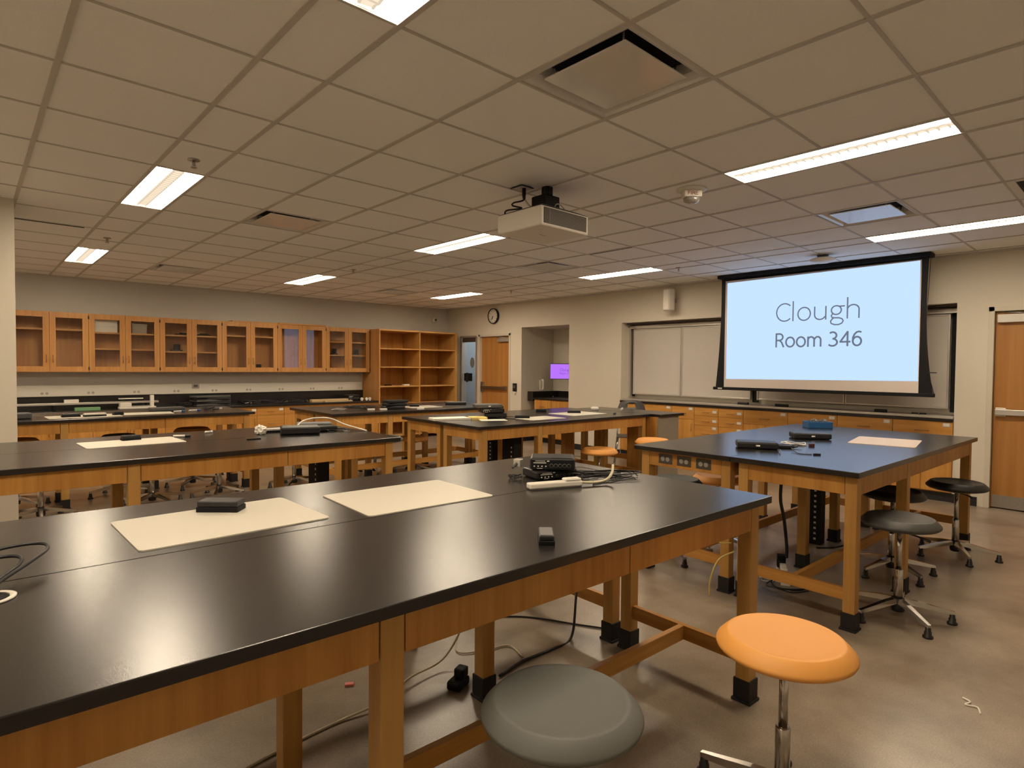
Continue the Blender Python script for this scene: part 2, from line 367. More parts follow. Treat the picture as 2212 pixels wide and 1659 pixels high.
pos_w = {(-FT, -4*FT): 'nearest the camera at the top edge of the photo', (-FT, 8*FT): 'over the left benches, the larger one above the pier side',
         (-FT, 20*FT): 'farthest left, above the glass cabinets', (8*FT, -4*FT): 'long one ahead of the round strobe, right half of the ceiling',
         (8*FT, 8*FT): 'right behind the white projector', (8*FT, 20*FT): 'small one above the middle of the back cabinets',
         (17*FT, -4*FT): 'rightmost, reaching the right edge beside the screen', (17*FT, 8*FT): 'between projector and right wall, over the whiteboard',
         (17*FT, 20*FT): 'smallest, near the far corner and the clock'}
def light(x, y):
    lab = 'bright recessed fluorescent fixture ' + pos_w.get((x, y), 'behind the camera over the left side')
    t = thing('ceiling_light', lab, 'light fixture', (x+FT/2, y+2*FT, H), 0, 'recessed ceiling lights')
    W2, L2 = FT/2-0.004, 2*FT-0.004
    ob('housing', MB().box(-W2, W2, -L2, L2, 0.075, 0.085).box(-W2, -W2+0.006, -L2, L2, 0, 0.075).box(W2-0.006, W2, -L2, L2, 0, 0.075).box(-W2, W2, -L2, -L2+0.006, 0, 0.075).box(-W2, W2, L2-0.006, L2, 0, 0.075), WHITEM, t)
    for s in (-1, 1):
        ob('lens', MB().box(s*0.042, s*(W2-0.012), -L2+0.012, L2-0.012, 0.004, 0.010), LAMP, t)
    cb = MB().box(-0.034, 0.034, -L2+0.012, L2-0.012, 0.010, 0.022)
    ob('centre_basket', cb, LAMPC, t)
    rb = MB(); pv = None
    for k in range(97):          # one corrugated perforated strip
        yy = -L2+0.02+k*(2*L2-0.04)/96; z = -0.001 if k % 4 < 2 else 0.004
        cur = [rb.b.verts.new((x, yy, z)) for x in (-0.034, -0.022, 0.022, 0.034)]
        if pv:
            rb._face([pv[0], pv[1], cur[1], cur[0]]); rb._face([pv[2], pv[3], cur[3], cur[2]])
            if k % 4 < 2 and k % 4 > 0: rb._face([pv[1], pv[2], cur[2], cur[1]])
        pv = cur
    ob('basket_ribs', rb, LAMPR, t)
    return t
for x0, _ in LIGHT_X:
    for y0, _ in LIGHT_Y: light(x0, y0)
dl = {0: 'large square ceiling diffuser nearest the camera, at top of photo', 1: 'square ceiling diffuser lit blue by the projector, above the screen side',
      2: 'square ceiling diffuser between the two left rows of lights', 3: 'square ceiling diffuser above the left glass cabinets', 4: 'square ceiling diffuser behind the projector',
      5: 'small square ceiling diffuser near the far shelf case'}
DFR = pbr('diffuser_enamel', (0.72, 0.70, 0.66), 0.14, spec=0.7)
for i, q in enumerate(DIFF[:6]):
    cx, cy = (q[0]+q[1])/2*FT, (q[2]+q[3])/2*FT
    t = thing('ceiling_diffuser', dl[i], 'vent', (cx, cy, H), 0, 'square ceiling diffusers')
    mb = MB(); a = 0.300; rings = [(0.300, 0.0), (0.285, -0.003), (0.268, 0.004), (0.245, 0.03), (0.225, 0.07)]
    for (r0, z0), (r1, z1) in zip(rings, rings[1:]):
        for k in range(4):
            s = [(1,1), (-1,1), (-1,-1), (1,-1)]; p, q2 = s[k], s[(k+1) % 4]
            mb.quad((p[0]*r0, p[1]*r0, z0), (q2[0]*r0, q2[1]*r0, z0), (q2[0]*r1, q2[1]*r1, z1), (p[0]*r1, p[1]*r1, z1))
    ob('frame', mb, DFR, t)
    ob('neck', MB().box(-0.23, 0.23, -0.23, 0.23, 0.072, 0.08), NICHE, t)
    ob('face_panel', MB().box(-0.222, 0.222, -0.222, 0.222, -0.004, 0.004), DFR, t, 0.004)
    hb = MB()
    for s in (-1, 1):
        for u in (-1, 1): hb.tube([(s*0.18, u*0.18, 0.0), (s*0.19, u*0.19, 0.075)], 0.005, 6)
    ob('hangers', hb, STEEL, t)
q = DIFF[6]; cx, cy = 14*FT, -5*FT
t = thing('return_grille', 'white framed dark return grille at the right edge of the ceiling', 'vent', (cx, cy, H))
ob('frame', MB().box(-0.30, 0.30, -0.30, -0.25, -0.004, 0.006).box(-0.30, 0.30, 0.25, 0.30, -0.004, 0.006).box(-0.30, -0.25, -0.25, 0.25, -0.004, 0.006).box(0.25, 0.30, -0.25, 0.25, -0.004, 0.006), WHITEM, t, 0.003)
mb = MB()
for k in range(24): v = -0.24+k*0.0208; mb.box(v, v+0.002, -0.25, 0.25, 0, 0.014); mb.box(-0.25, 0.25, v, v+0.002, 0, 0.014)
ob('grid_core', mb, GREYDEV, t); ob('backing', MB().box(-0.26, 0.26, -0.26, 0.26, 0.03, 0.034), NICHE, t)
# black strips paint the dark of gaps left by slightly raised tiles
tag(ob('tile_gap_strip', MB().box(-0.90, -0.38, 16.0*FT+0.01, 16.0*FT+0.045, H-0.0055, H-0.0005), NICHE), 'thin dark slot in the ceiling beside the left pier', 'vent')
tag(ob('tile_gap_strip', MB().box(13*FT+0.013, 13*FT+0.04, 6*FT+0.02, 8*FT-0.02, H-0.0055, H-0.0005), NICHE), 'thin dark slot in the ceiling right of the projector', 'vent')
# sprinklers
for lab, (x, y) in zip(['sprinkler head just ahead of the larger left light', 'sprinkler head ahead of the farthest left light', 'sprinkler head in mid ceiling beside the small centre light', 'tiny sprinkler head near the clock corner of the ceiling', 'small sprinkler head near the light over the whiteboard'],
                     [(-0.15, 2.15), (-0.14, 5.31), (2.60, 5.33), (5.5, 5.39), (5.46, 2.2)]):
    t = thing('sprinkler', lab, 'sprinkler', (x, y, H), 0, 'ceiling sprinklers')
    ob('escutcheon', MB().lathe([(0.035, 0), (0.035, -0.006), (0.02, -0.01)], n=20), STEEL, t)
    ob('body', MB().lathe([(0.010, -0.008), (0.010, -0.03), (0.006, -0.04)], n=12), STEEL, t)
    ob('deflector', MB().lathe([(0.018, -0.048), (0.018, -0.051)], n=16).tube([(0.008, 0, -0.03), (0.012, 0, -0.04), (0.004, 0, -0.05)], 0.002, 6).tube([(-0.008, 0, -0.03), (-0.012, 0, -0.04), (-0.004, 0, -0.05)], 0.002, 6), STEEL, t)

# ------------------------------------------------------------------ letters as strokes
def arc(cx, cy, rx, ry, a0, a1, n=18): return [(cx+rx*math.cos(math.radians(a0+(a1-a0)*i/n)), cy+ry*math.sin(math.radians(a0+(a1-a0)*i/n))) for i in range(n+1)]
# em units: cap height 1, x-height 0.70
G = {
 'C': (0.82, [arc(0.50, 0.5, 0.42, 0.5, 48, 312)]),
 'l': (0.30, [[(0.12, 0), (0.12, 1.09)]]),
 'o': (0.80, [arc(0.38, 0.355, 0.31, 0.36, 0, 360, 30)]),
 'u': (0.80, [[(0.10, 0.70), (0.10, 0.26)] + arc(0.36, 0.26, 0.26, 0.26, 180, 320, 12) + [(0.64, 0.18)], [(0.64, 0.70), (0.64, 0.0)]]),
 'g': (0.74, [arc(0.33, 0.46, 0.23, 0.235, 0, 360, 26), [(0.48, 0.66), (0.70, 0.66)], [(0.17, 0.28)] + [(0.10, 0.17), (0.13, 0.08), (0.24, 0.05), (0.46, 0.04), (0.60, -0.02), (0.66, -0.12), (0.60, -0.25), (0.45, -0.32), (0.27, -0.32), (0.10, -0.25), (0.07, -0.13), (0.13, -0.03), (0.20, 0.04)]]),
 'h': (0.80, [[(0.10, 0), (0.10, 1.09)], [(0.10, 0.50)] + arc(0.36, 0.44, 0.26, 0.26, 150, 0, 12) + [(0.62, 0)]]),
 'R': (0.78, [[(0.10, 0), (0.10, 1.0)], [(0.10, 1.0), (0.34, 1.0)] + arc(0.34, 0.75, 0.26, 0.25, 90, -90, 14) + [(0.10, 0.50)], [(0.36, 0.50), (0.52, 0.34), (0.66, 0.0)]]),
 'm': (1.18, [[(0.10, 0), (0.10, 0.70)], [(0.10, 0.50)] + arc(0.32, 0.46, 0.22, 0.24, 150, 0, 12) + [(0.54, 0)], [(0.54, 0.50)] + arc(0.78, 0.46, 0.22, 0.24, 160, 0, 12) + [(1.0, 0)]]),
 '3': (0.74, [arc(0.28, 0.76, 0.26, 0.24, 130, -90, 14) + arc(0.27, 0.26, 0.32, 0.26, 90, -135, 16)]),
 '4': (0.80, [[(0.54, 0), (0.54, 1.0)], [(0.54, 1.0), (0.06, 0.28)], [(0.06, 0.28), (0.70, 0.28)]]),
 '6': (0.74, [[(0.60, 0.95), (0.48, 0.99), (0.33, 0.95), (0.19, 0.80), (0.10, 0.58), (0.09, 0.34)] + arc(0.36, 0.31, 0.27, 0.31, 180, 530, 26)]),
 ' ': (0.36, []),
 'F': (0.66, [[(0.10, 0), (0.10, 1)], [(0.10, 1), (0.55, 1)], [(0.10, 0.53), (0.50, 0.53)]]),
 'I': (0.30, [[(0.12, 0), (0.12, 1)]]),
 'E': (0.66, [[(0.10, 0), (0.10, 1)], [(0.10, 1), (0.55, 1)], [(0.10, 0.53), (0.50, 0.53)], [(0.10, 0), (0.55, 0)]]),
 'P': (0.7, [[(0.10, 0), (0.10, 1.0)], [(0.10, 1.0), (0.34, 1.0)] + arc(0.34, 0.75, 0.26, 0.25, 90, -90, 14) + [(0.10, 0.50)]]),
}
def text_strokes(mb, s, origin, ux, uz, size, wd, width=None):
    """flat ribbons; origin = baseline left, ux/uz unit vectors"""
    tot = sum(G[c][0] for c in s); k = (width/(tot*size)) if width else 1.0
    x = 0; nrm = ux.cross(uz).normalized()
    for c in s:
        adv, strokes = G[c]
        for st in strokes:
            pts = [origin + ux*((x+px)*size*k) + uz*(py*size) for px, py in st]
            L, R = [], []
            for i, p in enumerate(pts):
                t = (pts[min(i+1, len(pts)-1)]-pts[max(i-1, 0)]).normalized(); sd = nrm.cross(t).normalized()*(wd/2)
                if i == 0: p = p - t*wd*0.3
                if i == len(pts)-1: p = p + t*wd*0.3
                L.append(mb.b.verts.new(p+sd)); R.append(mb.b.verts.new(p-sd))
            for i in range(len(pts)-1): mb._face([L[i], L[i+1], R[i+1], R[i]])
        x += adv
    return mb

# ------------------------------------------------------------------ projection screen
SX = 6.47
t = thing('projection_screen', 'pulled-down projection screen showing Clough Room 346', 'projection screen', (SX, 0.94, 0))
def sy(v): return v-0.94
ob('housing', MB().box(-0.05, 0.12, sy(-0.27), sy(2.19), 2.695, H-0.005), BLACKM, t, 0.004)
nn = 14; mb = MB()
def side(z, s):   # tab-tensioned edge curving outwards to the bar
    k = (2.70-z)/1.5; c = 0.03*math.sin(PI*min(1, max(0, k)))
    return (2.15+0.065*k-c*0.8) if s > 0 else (-0.245-0.07*k**3+c*0.5)
zz = [2.70-1.485*i/nn for i in range(nn+1)]
for a, b2 in zip(zz, zz[1:]):
    mb.quad((0.0, sy(side(a, 1)), a), (0.0, sy(2.093), a), (0.0, sy(2.093), b2), (0.0, sy(side(b2, 1)), b2))
    mb.quad((0.0, sy(-0.178), a), (0.0, sy(side(a, -1)), a), (0.0, sy(side(b2, -1)), b2), (0.0, sy(-0.178), b2))
mb.quad((0.0, sy(2.093), 2.70), (0.0, sy(-0.178), 2.70), (0.0, sy(-0.178), 2.672), (0.0, sy(2.093), 2.660))
ob('black_border', mb, BLACKM, t)
ob('fabric', MB().box(0.0, 0.002, sy(-0.178), sy(2.093), 1.215, 2.675), FABRIC, t)
im = ob('projected_image', MB().quad((-0.002, sy(2.062), 1.325), (-0.002, sy(-0.172), 1.345), (-0.002, sy(-0.165), 2.662), (-0.002, sy(2.065), 2.632)), IMG, t)
tx = MB(); U = Vector((0, -1, 0.0)); V = Vector((0, 0, 1))
text_strokes(tx, 'Clough', Vector((-0.005, sy(1.405), 2.075)), U, V, 0.222, 0.016, 1.02)
ob('title_lettering', tx, IMGTXT, im)
tx = MB(); text_strokes(tx, 'Room 346', Vector((-0.005, sy(1.40), 1.750)), U, V, 0.165, 0.021, 1.02)
ob('room_lettering', tx, IMGTXT, im)
ob('weight_bar', MB().box(-0.02, 0.02, sy(-0.33), sy(2.245), 1.175, 1.215), BLACKM, t, 0.006)
ob('bar_label', MB().box(-0.0215, -0.0205, sy(2.11), sy(2.17), 1.187, 1.203), WHITEP, t)
ob('tension_cord', MB().tube([(0, sy(-0.26), 2.69), (0, sy(-0.235), 2.0), (0, sy(-0.25), 1.5), (0, sy(-0.325), 1.2)], 0.003, 6), BLACKP, t)
ob('tension_clip', MB().box(-0.01, 0.01, sy(-0.34), sy(-0.25), 1.435, 1.445), BLACKP, t)

# ------------------------------------------------------------------ whiteboards in the recess
BX = 7.07
def wboard(y0, y1, lab, x=BX, z0=1.025, z1=2.115):
    t = thing('whiteboard', lab, 'whiteboard', (x, (y0+y1)/2, z0), 0, 'whiteboards in the wall recess')
    h = (y1-y0)/2; hz = z1-z0
    ob('writing_surface', MB().box(0, 0.012, -h+0.015, h-0.015, 0.02, hz-0.02), BOARD, t)
    ob('frame', MB().box(-0.008, 0.014, -h, -h+0.022, 0, hz).box(-0.008, 0.014, h-0.022, h, 0, hz).box(-0.008, 0.014, -h+0.022, h-0.022, 0, 0.022).box(-0.008, 0.014, -h+0.022, h-0.022, hz-0.022, hz), ALU, t, 0.003)
wboard(3.135, 4.045, 'leftmost whiteboard panel on the right wall')
wboard(1.998, 3.13, 'whiteboard panel partly behind the left side of the projection screen')
wboard(0.76, 1.908, 'whiteboard panel mostly hidden below the middle of the projection screen')
wboard(-0.335, 0.755, 'whiteboard panel right of the projection screen')
struct('trim_2', MB().box(7.03, 7.05, NB[0]+0.003, NB[1]-0.003, 2.118, 2.165).box(7.03, 7.05, NB[1]-0.035, NB[1]-0.003, 0.985, 2.118), ALU, label='aluminium rail above and beside the whiteboards')
struct('trim_3', MB().box(6.93, 7.12, NB[0]+0.02, NB[1]-0.02, 2.19, 2.208), BRONZE, label='dark strip along the top of the whiteboard recess')  # dark strip set against the soffit of the recess
struct('trim_4', MB().box(7.12, 7.135, 4.047, 4.10, 0.985, 2.14).box(7.12, 7.135, 1.91, 1.996, 0.985, 2.14).box(7.12, 7.135, -0.434, -0.337, 0.985, 2.14), NICHE, label='black gaps between whiteboard panels')
tag(ob('marker_tray', MB().box(XW-0.01, 7.16, NB[0]+0.003, NB[1]-0.003, 0.943, 0.955).box(XW-0.016, XW-0.01, NB[0]+0.003, NB[1]-0.003, 0.930, 0.959), ALU, None, 0.002), 'long aluminium marker tray under the whiteboards', 'tray')
for yy, wd, lab in ((2.062, 0.15, 'black felt eraser on the marker tray near the black gap'), (1.517, 0.17, 'black felt eraser on the marker tray below mid screen'), (0.323, 0.13, 'black felt eraser on the marker tray right of screen centre')):
    t = thing('felt_eraser', lab, 'eraser', (6.98, yy, 0.955), 0, 'erasers on the marker tray')
    ob('felt', MB().box(-0.025, 0.025, -wd/2, wd/2, 0, 0.014), BLACKM, t, 0.002); ob('grip', MB().box(-0.024, 0.024, -wd/2, wd/2, 0.014, 0.034), BLACKP, t, 0.005)
for k, yy in enumerate((-0.035, -0.113)):
    t = thing('marker_pen', ['black marker pen on the tray right of the screen', 'black marker pen nearest the right end of the tray'][k], 'marker', (6.98, yy, 0.9635), (0, 0, 0.1*k), 'pens on the marker tray')
    ob('barrel', MB().tube([(0, -0.03, 0), (0, 0.02, 0)], 0.008, 10), BLACKP, t); ob('cap', MB().tube([(0, 0.02, 0), (0, 0.035, 0)], 0.009, 10), BLACKM, t)

# ------------------------------------------------------------------ drawers / base cabinets
def handle_bar(cx, cz, wd, d=0.025, along='y', r=0.004):
    h = wd/2
    if along == 'y': pts = [(0, cx-h, cz), (-d, cx-h, cz), (-d, cx+h, cz), (0, cx+h, cz)]
    elif along == 'x': pts = [(cx-h, 0, cz), (cx-h, -d, cz), (cx+h, -d, cz), (cx+h, 0, cz)]
    elif along == 'zx': pts = [(cx, 0, cz-h), (cx, -d, cz-h), (cx, -d, cz+h), (cx, 0, cz+h)]
    else: pts = [(0, cx, cz-h), (-d, cx, cz-h), (-d, cx, cz+h), (0, cx, cz+h)]
    return MB().tube(pts, r, 8)
HND = pbr('handle_brass', (0.35, 0.25, 0.14), 0.35, 0.8)
LABW = WHITEP
# right wall: units face -x ; local y = world y, front plane local x=0
RX = 6.805; RT = 0.929
def runit(y0, y1, kind, lab):
    t = thing('base_cabinet', lab, 'cabinet', (RX, (y0+y1)/2, 0), 0, 'base cabinets under the whiteboards')
    h = (y1-y0)/2-0.0006; top = RT-0.035
    ob('carcass', MB().box(0.02, 0.34, -h, h, 0.10, top-0.001), W_Z, t)
    ob('toe_kick', MB().box(0.03, 0.05, -h, h, 0.0, 0.10), RUBBER, t)
    def drawer(z0, z1, label=True, hw=0.10, hcz=None):
        d = ob('drawer', MB().box(0, 0.019, -h+0.002, h-0.002, z0+0.002, z1-0.002), W_Y, t, 0.0015)
        ob('pull', handle_bar(0.0, (z0+z1)/2-0.012, hw), HND, d)
        if label:
            lz = z1-0.035 if (z1-z0) > 0.14 else (z0+z1)/2
            o = -h+0.06
            ob('label_holder', MB().box(-0.003, 0.0, o-0.035, o+0.035, lz-0.022, lz+0.022), ALU, d, 0.001)
            ob('paper_label', MB().box(-0.004, -0.003, o-0.027, o+0.027, lz-0.014, lz+0.014), PAPER, d)
    def doors(z0, z1, n):
        for k in range(n):
            a = -h+2*h*k/n; b2 = -h+2*h*(k+1)/n
            dd = ob('door', MB().box(0, 0.019, a+0.002, b2-0.002, z0+0.002, z1-0.002), W_Z, t, 0.0015)
            c = (b2-0.04) if (k % 2 == 0 and n > 1) else a+0.04
            ob('pull', handle_bar(c, z1-0.12, 0.10, along='z'), HND, dd)
    if kind == 'small':
        drawer(0.765, top); drawer(0.625, 0.765); drawer(0.40, 0.625); drawer(0.11, 0.40)
    elif kind == 'wide':
        drawer(0.70, top, hw=0.13); doors(0.11, 0.70, 2)
    else:
        drawer(0.70, top, True); doors(0.11, 0.70, 1)
runit(3.62, 4.10, 'door', 'oak base cabinet at the left end under the whiteboards, hidden behind the grey chair')
runit(3.12, 3.62, 'door', 'oak cabinet with one drawer and door under the whiteboards, behind the grey cabinet')
runit(2.734, 3.12, 'door', 'oak cabinet with one drawer and door directly left of the small drawer stacks')
runit(2.347, 2.734, 'small', 'left of the two narrow oak drawer stacks under the whiteboard')
runit(1.971, 2.347, 'small', 'right of the two narrow oak drawer stacks, beside the wide drawers')
runit(1.36, 1.971, 'wide', 'oak cabinet with wide drawer, next to the narrow drawer stacks')
runit(0.752, 1.36, 'wide', 'oak cabinet with wide drawer behind the blue basket')
runit(0.147, 0.752, 'wide', 'oak cabinet with wide drawer, second from the right end')
runit(-0.434, 0.147, 'wide', 'oak cabinet with wide drawer at the right end beside the bare wall')
tag(ob('countertop', MB().box(RX-0.014, 7.16, -0.434, 4.103, RT-0.034, RT), EPOXY, None, 0.003), 'long black countertop under the whiteboards', 'countertop')

# back wall: units face -y
BY = 8.33; BT = 0.79
def bunit(x0, x1, lab, kinds):
    t = thing('base_cabinet', lab, 'cabinet', ((x0+x1)/2, BY, 0), 0, 'base cabinets along the back wall')
    h = (x1-x0)/2-0.0006; top = BT-0.035
    ob('carcass', MB().box(-h, h, 0.02, YW-BY-0.005, 0.09, top-0.001), W_Z, t)
    ob('toe_kick', MB().box(-h, h, 0.07, 0.09, 0, 0.09), RUBBER, t)
    for k, kd in enumerate(kinds):
        a = -h+h*k+0.002; b2 = -h+h*(k+1)-0.002
        def drawer(z0, z1, lb=True):
            d = ob('drawer', MB().box(a, b2, 0, 0.019, z0+0.002, z1-0.002), W_X, t, 0.0015)
            ob('pull', handle_bar((a+b2)/2, (z0+z1)/2-0.015, 0.10, along='x'), HND, d)
            if lb: ob('label_holder', MB().box(b2-0.085, b2-0.015, -0.003, 0, (z0+z1)/2+0.0, (z0+z1)/2+0.04), WHITEP, d)
        if kd == 'd':
            drawer(0.605, top); drawer(0.35, 0.605, False); drawer(0.10, 0.35, False)
        else:
            drawer(0.605, top)
            dd = ob('door', MB().box(a, b2, 0, 0.019, 0.102, 0.603), W_Z, t, 0.0015)
            ob('pull', handle_bar(b2-0.04 if k == 0 else a+0.04, 0.5, 0.10, along='zx'), HND, dd)
bl = ['oak base cabinet at the back wall left end behind the pier', 'oak base cabinet at the back wall under the long metal track', 'oak base cabinet at the back wall under the paper cutter',
      'oak base cabinet at the back wall below the stacked black trays', 'oak base cabinet at the back wall seen between the two far benches', 'oak base cabinet at the back wall below the cable heap', 'oak base cabinet at the back wall next to the tall shelf case']
BXS = [-1.70, -0.80, 0.111, 1.025, 1.94, 2.86, 3.77, 4.70]
for i in range(7): bunit(BXS[i], BXS[i+1], bl[i], 'od' if i == 4 else ('do' if i == 3 else 'oo'))
tag(ob('countertop', MB().box(-1.75, 4.695, BY-0.03, YW-0.001, BT-0.034, BT), EPOXY, None, 0.003), 'long black countertop along the back wall', 'countertop')
tag(ob('backsplash', MB().box(-1.75, 4.695, YW-0.02, YW-0.001, BT, 0.975), EPOXY), 'black backsplash standing on the back counter', 'backsplash')
rw = thing('wire_raceway', 'long pale raceway with paired outlets on the back wall', 'raceway', (0, YW, 0))
ob('channel', MB().box(-1.75, 4.66, -0.05, -0.001, 0.978, 1.14), pbr('raceway_paint', (0.66, 0.62, 0.54), 0.5), rw, 0.004)
for x in (-0.93, -0.386, 0.163, 0.755, 1.315, 1.892, 2.454, 3.026, 3.615, 4.189):
    o = ob('outlet', MB().tube([(x-0.028, -0.053, 1.025), (x-0.028, -0.05, 1.025)], 0.019, 14).tube([(x+0.028, -0.053, 1.025), (x+0.028, -0.05, 1.025)], 0.019, 14), OUTLET, rw)
t = thing('wall_outlet_plate', 'steel outlet plate standing above the raceway under the cabinets', 'outlet', (1.60, YW-0.052, 1.105))
ob('plate', MB().box(-0.055, 0.055, -0.006, 0, -0.04, 0.04), STEEL, t, 0.002); ob('socket', MB().box(-0.03, 0.03, -0.01, -0.006, -0.02, 0.02), GREYDEV, t, 0.002)

# upper glass cabinets
UY = 8.62; U0, U1 = 1.338, 2.192
def upper(x0, x1, lab, shelves, tall=0.0):
    t = thing('glass_cabinet', lab, 'cabinet', ((x0+x1)/2, UY, U0), 0, 'glass-door wall cabinets')
    h = (x1-x0)/2-0.0006; dp = YW-UY-0.002; hh = U1-U0+tall
    ob('carcass', MB().box(-h, -h+0.018, 0.021, dp, 0, hh).box(h-0.018, h, 0.021, dp, 0, hh).box(-h+0.018, h-0.018, 0.021, dp, 0, 0.02).box(-h+0.018, h-0.018, 0.021, dp, hh-0.02, hh).box(-h+0.018, h-0.018, dp-0.012, dp, 0.02, hh-0.02), MAPLE, t)
    for z in shelves:
        ob('shelf', MB().box(-h+0.018, h-0.018, 0.04, dp-0.012, z-U0-0.012, z-U0+0.012), MAPLE_X, t)
    for k in (0, 1):
        a = -h+h*k+0.0015; b2 = -h+h*(k+1)-0.0015; st = 0.072
        f = MB().box(a, a+st, 0, 0.02, 0.002, hh-0.002).box(b2-st, b2, 0, 0.02, 0.002, hh-0.002).box(a+st, b2-st, 0, 0.02, 0.002, 0.08).box(a+st, b2-st, 0, 0.02, hh-0.08, hh-0.002)
        d = ob('door', f, MAPLE, t, 0.002)
        ob('pane', MB().box(a+st-0.004, b2-st+0.004, 0.008, 0.012, 0.076, hh-0.076), GLASS, d)
        ob('pull', handle_bar(b2-0.036 if k == 0 else a+0.036, 0.19, 0.10, along='zx'), HND, d)
        ob('hinges', MB().tube([(a+0.003 if k == 0 else b2-0.003, -0.004, 0.03), (a+0.003 if k == 0 else b2-0.003, -0.004, 0.075)], 0.005, 6).tube([(a+0.003 if k == 0 else b2-0.003, -0.004, hh-0.08), (a+0.003 if k == 0 else b2-0.003, -0.004, hh-0.035)], 0.005, 6), BRONZE, d)
    return t
UXS = [-1.70, -0.80, 0.111, 1.025, 1.937, 2.86, 3.765, 4.675]
ul = ['glass-door maple cabinet at the far left hidden behind the pier', 'glass-door cabinet at the left end with one high shelf, nearly empty', 'glass-door cabinet with white boxes on its top shelf', 'glass-door cabinet third from the left with two shelves of dark things',
      'glass-door cabinet with one high shelf under the loose board', 'slightly taller glass-door cabinet whose panes reflect the projected image', 'glass-door cabinet with two shelves next to the tall shelf case']
us = [[1.94], [1.945], [1.92, 1.68], [1.92, 1.66], [1.95], [], [1.91, 1.66]]
for i in range(7): upper(UXS[i], UXS[i+1], ul[i], us[i], 0.0)
tag(ob('loose_board', MB().box(2.10, 2.95, UY+0.0, UY+0.22, U1, U1+0.018, 0.03, (2.5, UY+0.1, 0)), MAPLE_X), 'thin loose wooden board lying on top of the wall cabinets', 'board')
tag(ob('loose_board', MB().box(2.88, 3.76, UY-0.015, UY+0.27, U1, U1+0.024), MAPLE_X), 'wider loose board on the cabinet that reflects the screen', 'board')
def cbox(name, x, y, z, sx, sy_, sz, mat, lab, cat='box', rz=0, group=None, lid=True):
    t = thing(name, lab, cat, (x, y, z), rz, group)
    ob('body', MB().box(-sx/2, sx/2, -sy_/2, sy_/2, 0, sz*0.78 if lid else sz), mat, t, 0.003)
    if lid: ob('lid', MB().box(-sx/2-0.003, sx/2+0.003, -sy_/2-0.003, sy_/2+0.003, sz*0.78, sz), mat, t, 0.003)
    return t
cbox('storage_box', 0.33, 8.80, 1.932, 0.30, 0.18, 0.10, PAPER, 'white box on the top shelf of the second cabinet pair, lower of two', group='boxes in the glass cabinet')
cbox('storage_box', 0.33, 8.80, 2.032, 0.30, 0.18, 0.085, PAPER, 'white box stacked on another behind the glass door', group='boxes in the glass cabinet')
cbox('storage_box', 0.77, 8.80, 1.932, 0.20, 0.18, 0.15, pbr('brown_box', (0.36, 0.30, 0.24), 0.8), 'brown box on the top shelf beside the white boxes')
for k, (x, z, s, lab) in enumerate([(1.30, 1.672, 0.16, 'dark equipment piece on the lower shelf of the third cabinet, left door'), (1.40, 1.932, 0.22, 'dark flat equipment on the upper shelf behind the third pair, left door'), (1.70, 1.932, 0.22, 'dark flat equipment on the upper shelf behind the third pair, right door'),
                     (4.02, 1.672, 0.12, 'small dark object on the lower shelf of the last cabinet, left door'), (4.48, 1.672, 0.14, 'small dark object on the lower shelf of the last cabinet, right door'), (2.60, 1.358, 0.16, 'dark object on the floor of the fourth cabinet pair'), (0.0-0.12, 1.358, 0.24, 'flat dark tool on the bottom of the leftmost visible cabinet')]):
    t = thing('lab_equipment', lab, 'equipment', (x, 8.82, z), 0.2*k, 'dark things inside the glass cabinets')
    ob('base', MB().box(-s/2, s/2, -0.05, 0.05, 0, 0.025), BLACKP, t, 0.004); ob('upper_part', MB().box(-s/5, s/3, -0.035, 0.035, 0.025, 0.025+(0.09 if k in (0, 3, 4, 5) else 0.02)), BLACKM, t, 0.006)

# tall open shelf case
t = thing('shelf_case', 'tall open maple shelf case with two columns beside the far door', 'shelving', (4.70, 8.30, 0))
Wc, Dc, Hc = 1.90, YW-8.30-0.003, 2.185
for nm_, a, b2 in (('left_side', 0.0, 0.028), ('divider', 0.93, 0.955), ('right_side', 1.84, 1.90)):
    ob(nm_, MB().box(a, b2, 0, Dc, 0, Hc), W_LEG if nm_ != 'left_side' else MAPLE, t, 0.001)
ob('back_panel', MB().box(0.028, 1.84, Dc-0.012, Dc-0.001, 0.02, Hc-0.02), W_Z, t)
ob('top_panel', MB().box(0.028, 1.84, 0.0, Dc-0.013, Hc-0.03, Hc), MAPLE_X, t)
for z in (0.09, 0.375, 0.72, 1.07, 1.452, 1.815):
    for a, b2 in ((0.0285, 0.9295), (0.9555, 1.8395)):
        ob('shelf', MB().box(a, b2, 0.002, Dc-0.013, z-0.022, z), MAPLE_X, t)
cbox('small_box', 5.38, 8.42, 1.07, 0.13, 0.09, 0.025, PAPER, 'small white box on the left column shelf of the tall case', lid=False)
cbox('small_box', 5.02, 8.50, 1.07, 0.12, 0.09, 0.022, BLACKM, 'small dark box on the left column shelf of the tall case', lid=False)

